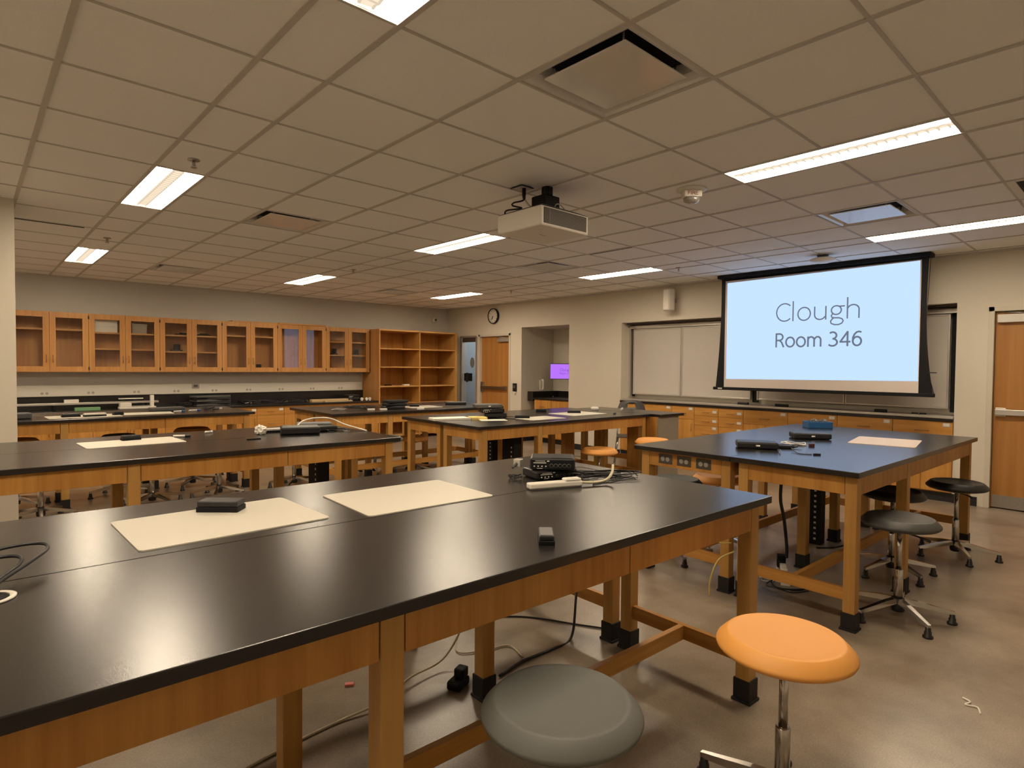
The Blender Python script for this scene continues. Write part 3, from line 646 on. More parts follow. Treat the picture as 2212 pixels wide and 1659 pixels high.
# ------------------------------------------------------------------ right wall fittings
t = thing('wall_clock', 'round black-rimmed wall clock above the far door', 'clock', (XW, 7.335, 2.507), (0, -PI/2, 0))
ob('rim', MB().lathe([(0.150, 0), (0.158, 0.02), (0.158, 0.055), (0.146, 0.06), (0.140, 0.045)], n=40, cap=False), BLACKM, t)
ob('dial', MB().lathe([(0.148, 0.0), (0.148, 0.042)], n=40), pbr('clock_face', (0.78, 0.74, 0.66), 0.5), t)
mb = MB()
for k in range(12):
    a = k*PI/6; c, s = math.cos(a), math.sin(a)
    mb.tube([(0.108*c, 0.108*s, 0.0432), (0.128*c, 0.128*s, 0.0432)], 0.0045, 6)
ob('hour_marks', mb, BLACKM, t)
ob('hour_hand', MB().tube([(0, 0, 0.045), (-0.07, 0.02, 0.045)], 0.0045, 6), BLACKM, t)     # local x = up
ob('minute_hand', MB().tube([(0, 0, 0.047), (-0.085, 0.06, 0.047)], 0.0035, 6), BLACKM, t)
t = thing('wall_speaker', 'slim white speaker high on the right wall left of the screen', 'speaker', (XW-0.17, 3.10, 2.50), (0, 0.0, 0.0))
ob('cabinet', MB().prism([(-0.075, -0.055), (0.0, -0.09), (0.09, -0.05), (0.09, 0.05), (0.0, 0.09), (-0.075, 0.055)], -0.16, 0.16), WHITEM, t, 0.01)
ob('grille', MB().prism([(-0.083, -0.045), (-0.076, -0.048), (-0.076, 0.048), (-0.083, 0.045)], -0.145, 0.145), WHITEP, t)
ob('bracket', MB().box(0.085, 0.168, -0.02, 0.02, -0.03, 0.03), STEEL, t)
t = thing('card_reader', 'small black card reader beside the far door', 'card reader', (XW, 6.69, 1.04))
ob('body', MB().box(-0.03, 0, -0.05, 0.05, -0.06, 0.10), BLACKP, t, 0.006); ob('keypad', MB().box(-0.034, -0.03, -0.03, 0.03, 0.0, 0.06), GREYDEV, t); ob('tag', MB().box(-0.032, -0.0, -0.03, 0.02, -0.10, -0.065), WHITEP, t)
t = thing('corner_sensor', 'pale round sensor on the back wall near the far corner', 'sensor', (6.45, YW, 2.49), (PI/2, 0, 0))
ob('dome', MB().lathe([(0.07, 0.001), (0.068, 0.02), (0.045, 0.05), (0.02, 0.058)], n=28), WHITEM, t); ob('ring', MB().lathe([(0.03, 0.055), (0.028, 0.062)], n=20), GREYDEV, t)
t = thing('access_point', 'white ceiling sensor bulge just ahead of the projection screen', 'sensor', (5.86, 0.62, H))
ob('bracket', MB().lathe([(0.06, 0), (0.05, -0.03)], n=20), GREYDEV, t)
ob('shell', MB().lathe([(0.09, -0.03), (0.135, -0.045), (0.13, -0.065), (0.07, -0.085), (0.02, -0.09)], n=32), WHITEP, t)
t = thing('fire_strobe', 'round ceiling fire alarm with clear strobe and FIRE lettering', 'fire alarm', (2.62, 0.33, H), yaw-PI/2)
ob('base_plate', MB().lathe([(0.105, 0), (0.105, -0.008), (0.085, -0.016)], n=32), WHITEM, t)
ob('housing', MB().box(-0.062, 0.062, -0.045, 0.045, -0.062, -0.016), WHITEP, t, 0.006)
ob('strobe_lens', MB().lathe([(0.058, -0.062), (0.055, -0.085), (0.035, -0.10), (0.015, -0.104)], n=20), pbr('strobe_glass', (0.5, 0.48, 0.46), 0.08, 0.6), t)
tx = MB(); text_strokes(tx, 'FIRE', Vector((-0.04, -0.0465, -0.048)), Vector((1, 0, 0)), Vector((0, 0, 1)), 0.022, 0.004, 0.075)
ob('fire_lettering', tx, pbr('red_ink', (0.25, 0.05, 0.03), 0.6), t)

# alcove contents
t = thing('alcove_counter', 'black-topped small counter inside the alcove', 'counter', (7.0, 5.6, 0))
ob('cabinet_body', MB().box(0.0, AX-7.0-0.005, -1.2, 0.72, 0.10, 0.835), W_Z, t)
ob('toe_kick', MB().box(0.06, 0.08, -1.2, 0.72, 0.0, 0.10), RUBBER, t)
for a, b2 in ((0.26, 0.71), (-0.20, 0.25), (-0.66, -0.21)):
    d = ob('door', MB().box(-0.018, 0, a, b2, 0.11, 0.825), W_Z, t, 0.002); ob('pull', handle_bar((a+b2)/2, 0.70, 0.1), HND, d, loc=(-0.018, 0, 0))
ob('worktop', MB().box(-0.03, AX-7.0-0.005, -1.2, 0.75, 0.836, 0.868), EPOXY, t, 0.003)
ob('splash', MB().box(-0.02, AX-7.0-0.005, 0.75, 0.90, 0.80, 0.985).box(AX-7.0-0.025, AX-7.0-0.005, -1.2, 0.75, 0.868, 0.985), EPOXY, t)
t = thing('wall_telephone', 'white wall telephone with hanging cord in the alcove', 'telephone', (7.36, AL[1], 1.10))
ob('cradle', MB().box(-0.04, 0.04, -0.03, -0.001, -0.10, 0.10), WHITEP, t, 0.008)
ob('handset', MB().tube(bez([(0, -0.035, 0.11), (0, -0.075, 0.09), (0, -0.075, -0.06), (0, -0.035, -0.09)], 5), 0.018, 10), WHITEP, t)
ob('cord', MB().tube(bez([(0, -0.03, -0.10), (0.01, -0.05, -0.17), (0.02, -0.08, -0.222), (0.10, -0.14, -0.226), (0.2, -0.17, -0.226)], 8), 0.007, 8), CREAMC, t)
t = thing('alcove_display', 'purple lit display in the alcove', 'display', (7.40, 5.90, 1.385), (0, 0, 0.5))
ob('bezel', MB().box(0.0, 0.03, -0.30, 0.30, -0.155, 0.155), BLACKP, t, 0.006)
s2 = ob('lit_screen', MB().box(-0.003, 0.0, -0.288, 0.288, -0.143, 0.143), PURPLE, t)
tx = MB(); text_strokes(tx, 'Clough', Vector((-0.0045, 0.10, 0.01)), U, V, 0.045, 0.006, 0.24); text_strokes(tx, 'Room 346', Vector((-0.0045, 0.10, -0.055)), U, V, 0.035, 0.005, 0.24)
ob('screen_lettering', tx, PURPLED, s2)
ob('wall_arm', MB().tube([(0.03, 0, 0), (0.30, 0.0, 0)], 0.02, 8), BLACKM, t)

# ------------------------------------------------------------------ projector
t = thing('projector', 'white ceiling-mounted projector with dark side vents', 'projector', (1.812, 1.02, 2.40))
px_, py_, ph = 0.239, 0.218, 0.134
ob('shell', MB().box(-px_, px_, -py_, py_, 0, ph), WHITEP, t, 0.012)
gr = ob('vent_grille', MB().box(-px_+0.025, px_-0.025, -py_-0.002, -py_+0.001, 0.018, ph-0.014), pbr('vent_dark', (0.05, 0.04, 0.032), 0.6), t)
mb = MB()
for k in range(14): z = 0.02+k*0.0076; mb.box(-px_+0.03, px_-0.03, -py_-0.004, -py_-0.002, z, z+0.0028)
mb.box(-px_+0.075, -px_+0.082, -py_-0.005, -py_-0.002, 0.018, ph-0.014)
ob('louvers', mb, pbr('vent_taupe', (0.16, 0.135, 0.11), 0.5), gr)
mb = MB(); a = [(-px_+0.005, -py_+0.005, ph), (px_-0.005, -py_+0.005, ph), (px_-0.005, py_-0.005, ph), (-px_+0.005, py_-0.005, ph)]; b_ = [(-0.15, -0.14, ph+0.035), (0.17, -0.14, ph+0.035), (0.17, 0.14, ph+0.035), (-0.15, 0.14, ph+0.035)]
for i in range(4): mb.quad(a[i], a[(i+1) % 4], b_[(i+1) % 4], b_[i])
mb.quad(*b_)
ob('top_cover', mb, GREYDEV, t)
ob('lens', MB().tube([(px_-0.002, 0.06, 0.06), (px_+0.025, 0.06, 0.06)], 0.035, 20), BLACKP, t)
mt = ob('mount', MB().box(-0.05, 0.10, -0.07, 0.07, ph+0.035, ph+0.14), BLACKM, t, 0.01)
ob('mount_pole', MB().tube([(0.04, 0.0, ph+0.12), (0.04, 0.0, H-2.40)], 0.04, 16), BLACKM, mt)
ob('mount_knobs', MB().tube([(-0.02, -0.06, ph+0.13), (-0.02, -0.06, ph+0.19)], 0.022, 12).tube([(0.08, 0.04, ph+0.13), (0.08, 0.04, ph+0.2)], 0.02, 12), BLACKM, mt)
ob('seam_mark', MB().box(-0.03, 0.03, -0.003, 0.003, -0.0005, 0.0005), GREYDEV, t)
for k, (pts, r_, m_) in enumerate([([(-0.09, 0.10, 0.33), (-0.10, 0.09, 0.25), (-0.17, 0.12, 0.22), (-0.20, 0.10, 0.19), (-0.13, 0.08, 0.18), (-0.22, 0.14, 0.16), (-0.21, 0.17, 0.13)], 0.006, BLACKP), ([(-0.09, 0.10, 0.26), (-0.05, 0.06, 0.20), (0.05, -0.03, 0.17)], 0.006, CREAMC), ([(-0.02, -0.12, 0.15), (0.02, -0.11, 0.20), (0.08, -0.1, 0.205), (0.13, -0.12, 0.15)], 0.004, OUTLET)]):
    ob('cable', MB().tube(bez(pts, 6), r_, 8), m_, t)
t = thing('ceiling_cable_plate', 'black-edged cable outlet plate in the ceiling above the projector', 'outlet', (1.72, 1.14, H), 0)
ob('plate', MB().box(-0.06, 0.06, -0.06, 0.06, -0.008, -0.005), BLACKM, t); ob('cover', MB().box(-0.05, 0.05, -0.05, 0.05, -0.011, -0.008), TEE, t)
ob('plug', MB().tube([(0.0, -0.02, -0.01), (0.0, -0.02, -0.06), (0.0, -0.02, -0.09)], [0.014, 0.014, 0.007], 10), BLACKM, t)

# ------------------------------------------------------------------ lab benches
LW = 0.064
def bench(lab, org, th, x0, x1, y0, y1, front_x, back_x, front_seams, zt=ZT, left_outlets=False, right_x=None, side_panel=False):
    """x0..x1,y0..y1 top rectangle before rotation about org"""
    c, s = math.cos(th), math.sin(th)
    def R(x, y): return (org[0]+c*(x-org[0])-s*(y-org[1]), org[1]+s*(x-org[0])+c*(y-org[1]))
    ox, oy = R(x0, y0)
    t = thing('lab_bench', lab, 'lab table', (ox, oy, 0), th, 'black-topped lab benches')
    L, D = x1-x0, y1-y0
    ST = 0.032; za, zb = zt-ST, zt-ST-0.108
    ob('benchtop', MB().box(0, L, 0.0006, D-0.0006, za, zt), EPOXY, t, 0.003)
    ins = 0.058; fy = 0.028
    fx = [v-x0 for v in front_x]; bx = [v-x0 for v in back_x]
    fx = [min(max(v, ins+LW/2), L-ins-LW/2) for v in fx]; bx = [min(max(v, ins+LW/2), L-ins-LW/2) for v in bx]
    def leg(cx, cy):
        l = ob('leg', MB().box(cx-LW/2, cx+LW/2, cy-LW/2, cy+LW/2, 0.004, za), W_LEG, t, 0.003)
        ob('foot_boot', MB().prism([(cx-0.038, cy-0.038), (cx+0.038, cy-0.038), (cx+0.038, cy+0.038), (cx-0.038, cy+0.038)], 0.012, 0.10).prism([(cx-0.044, cy-0.044), (cx+0.044, cy-0.044), (cx+0.044, cy+0.044), (cx-0.044, cy+0.044)], 0.0, 0.012), RUBBER, l, 0.002)
    yf, yb = fy+LW/2, D-fy-LW/2
    for v in fx: leg(v, yf)
    for v in bx: leg(v, yb)
    def aprons(xs, cy, seams, sgn):
        pts = sorted(xs)
        edges = []
        for a, b2 in zip(pts, pts[1:]):
            a2, b3 = a+LW/2+0.002, b2-LW/2-0.002; cuts = [a2]+[q-x0 for q in seams if a2 < q-x0 < b3]+[b3]
            for u, v in zip(cuts, cuts[1:]):
                if v-u < 0.02: continue
                ob('apron', MB().box(u+0.002, v-0.002, cy-0.010, cy+0.010, zb, za-0.001), W_Z, t, 0.0015)
    aprons(fx, yf-LW/2+0.0115, front_seams, 1); aprons(bx, yb+LW/2-0.0115, [], 1)
    for xe, sg in ((fx[0] if fx[0] < fx[-1] else fx[-1], -1), (max(fx), 1)):
        cx = xe+sg*(LW/2-0.0115)
        ap = ob('apron', MB().box(cx-0.010, cx+0.010, yf+LW/2+0.002, yb-LW/2-0.002, zb, za-0.001), W_Z, t, 0.0015)
        if left_outlets and sg == -1:
            for k in range(3):
                yy = yf+LW/2+0.13+k*0.15
                o = ob('outlet_plate', MB().box(cx-0.014, cx-0.010, yy-0.055, yy+0.055, zb+0.022, za-0.018), pbr('outlet_plate_bronze', (0.075, 0.065, 0.05), 0.5), ap, 0.001)
                ob('sockets', MB().tube([(cx-0.016, yy-0.02, zb+0.055), (cx-0.014, yy-0.02, zb+0.055)], 0.016, 14).tube([(cx-0.016, yy+0.02, zb+0.055), (cx-0.014, yy+0.02, zb+0.055)], 0.016, 14), OUTLET, o)
        ob('stretcher', MB().box(xe-0.014, xe+0.014, yf+LW/2, yb-LW/2, 0.162, 0.23), W_Y, t, 0.002)
    mx = (yf+yb)/2
    inner = sorted(set([round(v, 3) for v in fx[1:-1]+bx[1:-1]]))
    ob('stretcher', MB().box(min(fx)+0.014, max(fx)-0.014, mx-0.014, mx+0.014, 0.162, 0.23), W_X, t, 0.002)
    return t, R
def pair(labels, org, th, x0, x1, y0, y1, legs_f, legs_b, seams, outlets=False):
    ym = (y0+y1)/2
    a, R = bench(labels[0], org, th, x0, x1, y0, ym, legs_f, legs_f, seams)
    b, R = bench(labels[1], org, th, x0, x1, ym, y1, legs_b, legs_b, [], left_outlets=outlets)
    return R
R1 = pair(['large black-topped oak bench nearest the camera, front half', 'black-topped oak bench joined behind the nearest one, with two markerboards'], (1.4, -0.8), -0.030, -1.345, 1.402, -0.825, 0.702, [-1.3, -0.47, 1.31], [-1.3, 0.44, 1.31], [0.44])
R2 = pair(['black-topped bench in front of the screen, right half with blank mat', 'black-topped bench in front of the screen, left half with outlets in its end'], (2.4, -0.85), -0.0242, 2.347, 5.046, -0.881, 0.624, [2.44, 3.32, 5.10], [2.44, 4.23, 5.10], [], True)
R3 = pair(['second left bench from the camera, near half', 'second left bench from the camera, far half with long mat'], (1.35, 2.1), -0.0134, -1.40, 1.308, 2.069, 3.464, [-1.35, -0.49, 1.25], [-1.35, 0.63, 1.25], [0.424])
R4 = pair(['middle bench with two erasers on mats, near half', 'middle bench carrying the stack of black boxes, far half'], (2.30, 2.306), -0.032, 2.30, 4.93, 2.306, 3.72, [2.36, 3.11, 4.88], [2.36, 4.00, 4.88], [])
R5 = pair(['far middle bench with strewn cables, near half', 'far middle bench by the shelf case, back half'], (1.888, 4.456), -0.03, 1.888, 4.45, 4.456, 5.80, [1.95, 2.65, 4.4], [1.95, 3.6, 4.4], [])
R6 = pair(['farthest left bench with white sheets, near half', 'farthest left bench, back half by the counter'], (1.337, 5.357), 0.0, -1.35, 1.337, 5.37, 6.50, [-1.3, -0.50, 1.28], [-1.3, 0.4, 1.28], [0.388])
# grey sided cabinet at the end of the middle bench
t = thing('demo_cabinet', 'black-topped cabinet with plain grey-brown side panel at the end of the middle bench', 'cabinet', (4.945, 2.09, 0), -0.03)
ob('benchtop', MB().box(0, 0.50, 0, 1.36, ZT-0.032, ZT), EPOXY, t, 0.003)
ob('side_panel', MB().box(-0.0, 0.42, 0.03, 0.05, 0.0, ZT-0.033), GREYPL, t)
ob('carcass', MB().box(0.0, 0.42, 0.051, 0.50, 0.09, ZT-0.033), W_Z, t)
ob('toe_kick', MB().box(0.03, 0.39, 0.051, 0.48, 0.0, 0.089), RUBBER, t)
ob('far_leg', MB().box(0.02, 0.09, 1.24, 1.31, 0.0, ZT-0.033), W_LEG, t)
ob('far_leg', MB().box(0.36, 0.43, 1.24, 1.31, 0.0, ZT-0.033), W_LEG, t)
ob('stretcher', MB().box(0.03, 0.06, 0.501, 1.24, 0.30, 0.36), W_Y, t)
for k in range(1):
    d = ob('door', MB().box(0.421, 0.439, 0.06+k*0.41, 0.06+k*0.41+0.405, 0.10, ZT-0.04), W_Z, t, 0.002)
    ob('pull', MB().tube([(0.439, 0.1+k*0.41, 0.6), (0.46, 0.1+k*0.41, 0.6), (0.46, 0.1+k*0.41, 0.7), (0.439, 0.1+k*0.41, 0.7)], 0.004, 6), HND, d)
t = thing('kneehole_panel', 'dark wooden upright panel under the middle bench', 'panel', (4.42, 3.12, 0), -0.032)
ob('board', MB().box(-0.01, 0.01, -0.10, 0.10, 0.0, ZT-0.034), W_Z, t); ob('edge_strip', MB().box(-0.012, 0.012, -0.112, -0.1, 0.0, ZT-0.034), W_LEG, t)

# perforated black cable chases under benches
def chase(x, y, th, lab, z0=0.0, z1=ZT-0.15):
    t = thing('cable_chase', lab, 'cable chase', (x, y, 0), th, 'perforated cable chases')
    ob('channel', MB().box(-0.012, 0.0, -0.09, 0.09, z0, z1).box(0.0, 0.09, -0.09, -0.08, z0, z1).box(0.0, 0.09, 0.08, 0.09, z0, z1), BLACKM, t, 0.001)
    mb = MB(); n = int((z1-z0-0.08)/0.045)
    for k in range(n): z = z0+0.04+k*0.045; mb.box(-0.0135, -0.0122, -0.058, -0.040, z, z+0.017)
    ob('slots', mb, ALU, t)
chase(4.02, 0.005, -0.03, 'black perforated upright chase under the bench before the screen')
chase(3.33, 3.39, 0.0, 'black perforated chase under the left end of the middle bench', 0.25)
chase(2.88, 2.53, 0.0, 'black perforated chase close behind the near left leg of the middle bench', 0.1)
chase(0.95, 2.86, 0.0, 'black perforated chase under the second left bench', 0.05)

# ------------------------------------------------------------------ stools
_cache = {}
def cm(key, fn):
    if key not in _cache: _cache[key] = fn()
    return _cache[key]
def stool(x, y, ztop, r, mat, rot, lab, group, base_r=0.272, tilt=0.0):
    t = thing('lab_stool', lab, 'stool', (x, y, 0), rot, group)
    k = (round(r, 3),)
    def seatm():
        q = r/0.24
        return MB().lathe([(0.001, -0.014), (0.10*q, -0.013), (0.16*q, -0.009), (0.185*q, -0.004), (0.195*q, -0.001), (0.203*q, -0.004), (0.222*q, -0.020), (0.237*q, -0.034), (0.240*q, -0.041), (0.237*q, -0.048), (0.222*q, -0.058), (0.19*q, -0.066), (0.10*q, -0.070), (0.001, -0.070)], n=56, cap=False).mesh('seat')
    me = cm(('seat', k, mat.name), seatm)
    if not me.materials: me.materials.append(mat)
    st = ob('seat', me, None, t, loc=(0, 0, ztop), rot=(tilt, 0, 0))
    ob('seat_plate', cm('plate', lambda: MB().lathe([(0.03, -0.095), (0.075, -0.082), (0.085, -0.069)], n=24).mesh('seat_plate')), CHROME, t, loc=(0, 0, ztop))
    ob('height_lever', cm('lever', lambda: MB().tube([(0.03, 0, -0.085), (0.12, 0.03, -0.088), (0.19, 0.05, -0.095)], [0.005, 0.005, 0.009], 8).mesh('height_lever')), BLACKP, t, loc=(0, 0, ztop))
    zm = 0.285 if ztop > 0.4 else 0.24
    ob('column', MB().lathe([(0.0145, zm-0.02), (0.0145, ztop-0.09)], n=16), CHROME, t)
    ob('sleeve', MB().lathe([(0.024, 0.045), (0.024, zm), (0.020, zm+0.006)], n=20), CHROME, t)
    ob('hub', cm('hub', lambda: MB().lathe([(0.032, 0.04), (0.036, 0.055), (0.036, 0.105), (0.028, 0.118)], n=20).mesh('hub')), BLACKP, t)
    for i in range(5):
        a = 2*PI*i/5
        def armm():
            mb = MB()
            sec = [(0.030, 0.090, 0.118, 0.020), (0.10, 0.080, 0.110, 0.018), (0.20, 0.066, 0.090, 0.015), (base_r+0.012, 0.056, 0.074, 0.012)]
            rings = []
            for d, z0, z1, wd in sec: rings.append([mb.b.verts.new(p) for p in ((d, -wd, z0), (d, wd, z0), (d, wd*0.75, z1), (d, -wd*0.75, z1))])
            for p, q in zip(rings, rings[1:]):
                for j in range(4): mb._face([p[j], p[(j+1) % 4], q[(j+1) % 4], q[j]])
            mb._face(rings[0]); mb._face(list(reversed(rings[-1])))
            return mb.mesh('leg')
        l = ob('leg', cm('arm', armm), CHROME, t, rot=(0, 0, a))
        ob('glide', cm('glide', lambda: MB().lathe([(0.026, 0.0), (0.026, 0.010), (0.018, 0.016), (0.018, 0.034), (0.0145, 0.037), (0.014, 0.06)], c=(base_r, 0, 0), n=16).mesh('glide')), BLACKP, l)
    return t
OS, GS = 'orange-seated lab stools', 'grey and black seated lab stools'
stool(0.752, -1.160, 0.595, 0.214, ORANGE, 1.62, 'bright orange round stool nearest the camera at right of the big bench', OS, tilt=0.0)
stool(-0.07, -0.925, 0.597, 0.214, GREYS, 0.4, 'large grey round stool at the bottom centre, tucked under the nearest bench', GS)
stool(2.84, -0.952, 0.603, 0.206, GREYM, math.atan2(-1.139+0.955, 2.651-2.84)+0.02, 'grey stool at the corner of the bench before the screen', GS)
stool(4.537, -0.905, 0.593, 0.206, DARKS, math.atan2(-1.036+0.915, 4.317-4.53), 'shiny black stool nearest the right-hand door', GS)
stool(3.70, -0.687, 0.607, 0.205, DARKS, 0.3, 'dark stool half hidden behind the bench leg, between two others', GS)
stool(2.86, 0.57, 0.61, 0.205, GREYS, 0.2, 'grey stool seen right behind the far edge of the nearest bench, below the outlets', GS)
stool(3.33, 0.47, 0.595, 0.205, ORANGE, 0.9, 'orange stool seen just under the outlet end of the screen bench', OS)
stool(3.88, 2.16, 0.585, 0.20, ORANGE, 1.2, 'orange stool in front of the middle bench beside the black box stack', OS)
stool(4.55, 1.93, 0.66, 0.20, ORANGE, 0.5, 'orange stool peeking over the back edge of the screen bench', OS)
stool(0.20, 5.12, 0.59, 0.20, DARKS, 0.1, 'dark stool whose base shows under the second left bench, near the middle', GS)
stool(0.85, 5.10, 0.59, 0.20, DARKS, 0.5, 'dark stool whose base shows under the second left bench, right of the middle', GS)
stool(-0.72, 5.05, 0.59, 0.20, DARKS, 0.9, 'dark stool beside the left pier under the second left bench', GS)
stool(0.03, 5.84, 0.68, 0.18, DARKS, 0.7, 'dark seat rising above the second left bench behind the long mat', GS)
stool(0.78, 5.88, 0.705, 0.20, ORANGE, 0.3, 'orange seat rising above the second left bench near the farthest bench', OS)
stool(-0.86, 5.80, 0.70, 0.20, ORANGE, 0.3, 'orange seat just right of the left pier', OS)
stool(3.33, 4.98, 0.50, 0.20, ORANGE, 0.1, 'orange stool seen through the legs of the middle bench', OS)
stool(2.86, 5.21, 0.50, 0.20, DARKS, -1.94, 'dark stool seen under the right end of the second left bench', GS)
stool(2.42, 4.18, 0.64, 0.20, GREYS, 0.8, 'grey seat just behind the right end of the second left bench', GS)
stool(4.05, 4.05, 0.62, 0.20, DARKS, 0.8, 'dark stool behind the middle bench', GS)
stool(5.62, 4.2, 0.60, 0.20, DARKS, 0.8, 'dark stool in the aisle before the alcove', GS)
stool(1.70, 5.10, 0.50, 0.20, DARKS, 0.3, 'dark stool in the aisle between the two far benches', GS)

# grey chair by the demo cabinet
t = thing('plastic_chair', 'dark grey plastic chair with handle hole in its back, behind the grey cabinet', 'chair', (6.25, 3.47, 0), -0.9)
def chair_back():
    mb = MB(); n = 14
    def pt(u, v): # u -1..1, v 0..1
        w_ = 0.235*(1-0.25*v**3); zz_ = 0.60+0.375*v-0.05*abs(u)**3
        return (w_*u, -0.05*(1-u*u)*1.0+0.10*v*0.6, zz_)
    cols = [-1+2*i/n for i in range(n+1)]; rows = [0, 0.2, 0.4, 0.6, 0.70, 0.84, 1.0]
    P = [[mb.b.verts.new(pt(u, v)) for u in cols] for v in rows]
    for j in range(len(rows)-1):
        for i in range(n):
            if j == 4 and abs((cols[i]+cols[i+1])/2) < 0.3: continue
            mb._face([P[j][i], P[j][i+1], P[j+1][i+1], P[j+1][i]], True)
    return mb
o = ob('backrest', chair_back(), pbr('chair_plastic', (0.055, 0.052, 0.05), 0.5), t); m = o.modifiers.new('solid', 'SOLIDIFY'); m.thickness = 0.012
ob('seat', MB().box(-0.22, 0.22, -0.40, 0.02, 0.44, 0.455), pbr('chair_seat', (0.055, 0.052, 0.05), 0.5), t, 0.02)
for sx_ in (-1, 1):
    ob('leg', MB().tube([(sx_*0.20, -0.02, 0.98-0.36), (sx_*0.21, -0.03, 0.44), (sx_*0.25, 0.05, 0.0)], 0.009, 8), CHROME, t)
    ob('leg', MB().tube([(sx_*0.20, -0.30, 0.44), (sx_*0.25, -0.42, 0.0)], 0.009, 8), CHROME, t)

# ------------------------------------------------------------------ things on benches
def quadboard(name, pts, z, mat, lab, cat, group=None, th=0.004, rnd=0.02):
    """board from four corner points (world xy), rounded corners, real thickness"""
    cx = sum(p[0] for p in pts)/4; cy = sum(p[1] for p in pts)/4
    a = math.atan2(pts[1][1]-pts[0][1], pts[1][0]-pts[0][0])
    w_ = (math.dist(pts[0], pts[1])+math.dist(pts[2], pts[3]))/2; d_ = (math.dist(pts[1], pts[2])+math.dist(pts[3], pts[0]))/2
    poly = []
    for sx_, sy_, a0 in ((1, 1, 0), (-1, 1, 90), (-1, -1, 180), (1, -1, 270)):
        for k in range(5): an = math.radians(a0+22.5*k); poly.append((sx_*(w_/2-rnd)+rnd*math.cos(an), sy_*(d_/2-rnd)+rnd*math.sin(an)))
    o = ob(name, MB().prism(poly, 0, th), mat, None, 0, (cx, cy, z), (0, 0, a)); tag(o, lab, cat, group); return o
MG = 'handheld markerboards on the benches'
quadboard('markerboard', [(-0.871, 0.509), (-0.246, 0.519), (-0.237, 0.092), (-0.824, 0.048)], ZT, MARKER, 'white markerboard on the nearest bench with the black box on it', 'markerboard', MG)
quadboard('markerboard', [(-0.103, 0.445), (0.483, 0.416), (0.464, -0.036), (-0.123, -0.005)], ZT, MARKER, 'empty white markerboard on the nearest bench, closer to the black boxes', 'markerboard', MG)
quadboard('markerboard', [(-0.638, 3.14), (-0.043, 3.162), (-0.065, 2.745), (-0.661, 2.765)], ZT, MARKER, 'long-looking white markerboard on the second left bench', 'markerboard', MG)
quadboard('markerboard', [(3.723, -0.366), (4.289, -0.276), (4.39, -0.70), (3.831, -0.787)], ZT, pbr('tan_board', (0.62, 0.50, 0.41), 0.55), 'beige blank board on the blue-lit bench before the screen', 'markerboard', MG)
quadboard('markerboard', [(-0.64, 5.88), (0.0, 5.90), (0.02, 5.50), (-0.60, 5.47)], ZT, MARKER, 'white markerboard on the farthest left bench, left of the sheets', 'markerboard', MG)
quadboard('markerboard', [(0.05, 5.95), (0.55, 5.90), (0.52, 5.58), (0.05, 5.60)], ZT, MARKER, 'white markerboard on the farthest left bench, right end of the sheets', 'markerboard', MG)
quadboard('markerboard', [(3.16, 2.80), (3.66, 2.78), (3.66, 2.45), (3.16, 2.45)], ZT, MARKER, 'white markerboard on the middle bench next to the black box stack', 'markerboard', MG)
quadboard('markerboard', [(3.95, 3.02), (4.55, 3.0), (4.52, 2.56), (3.95, 2.58)], ZT, MARKER, 'white markerboard on the middle bench near the grey cabinet', 'markerboard', MG)
quadboard('markerboard', [(3.15, 5.10), (3.65, 5.08), (3.62, 4.70), (3.13, 4.72)], ZT, MARKER, 'white markerboard on the far middle bench beside the black stack', 'markerboard', MG)
def eraser(x, y, rz, s, lab, z=ZT, mat=BLACKP, hgt=0.035, group='black erasers on the benches'):
    t = thing('board_eraser', lab, 'eraser', (x, y, z), rz, group)
    ob('felt', MB().box(-s[0]/2, s[0]/2, -s[1]/2, s[1]/2, 0, hgt*0.45), BLACKM, t, 0.002)
    ob('handle', MB().box(-s[0]/2+0.002, s[0]/2-0.002, -s[1]/2+0.002, s[1]/2-0.002, hgt*0.45, hgt), mat, t, 0.005)
    return t
eraser(-0.505, 0.44, -0.72, (0.155, 0.075), 'black box-shaped eraser on the left markerboard of the nearest bench', ZT+0.004, hgt=0.042)
e = eraser(0.160, -0.640, -0.76, (0.052, 0.115), 'small black eraser with pale label alone near the bench front edge', hgt=0.03)
ob('label', MB().box(-0.02, 0.02, -0.045, 0.045, 0.030, 0.0306), pbr('label_grey', (0.16, 0.16, 0.16), 0.35), e)
eraser(-0.336, 3.10, 0.1, (0.12, 0.06), 'black eraser on the markerboard of the second left bench', ZT+0.004)
eraser(3.25, 2.73, -0.6, (0.16, 0.06), 'black eraser on the markerboard next to the box stack', ZT+0.004, hgt=0.03)
eraser(4.27, 2.88, -0.7, (0.16, 0.06), 'black eraser on the markerboard near the grey cabinet', ZT+0.004, hgt=0.03)
eraser(4.10, 3.28, -0.7, (0.13, 0.06), 'black eraser on the bare back part of the middle bench', hgt=0.035)
eraser(3.33, 4.97, -0.5, (0.13, 0.06), 'black eraser on the far middle bench markerboard', ZT+0.004, hgt=0.03)
eraser(0.63, 3.02, -0.2, (0.19, 0.05), 'white block eraser on the second left bench next to the black box', mat=WHITEP, hgt=0.035, group='white erasers')
eraser(-0.22, 5.62, 0.05, (0.20, 0.06), 'white block on the farthest left bench markerboard', ZT+0.004, mat=WHITEP, hgt=0.035, group='white erasers')
eraser(-0.42, 5.66, 0.05, (0.16, 0.06), 'black eraser on the farthest left bench markerboard', ZT+0.004)
eraser(0.0, 5.70, 0.2, (0.10, 0.05), 'short black eraser between the two far left markerboards', ZT+0.004)
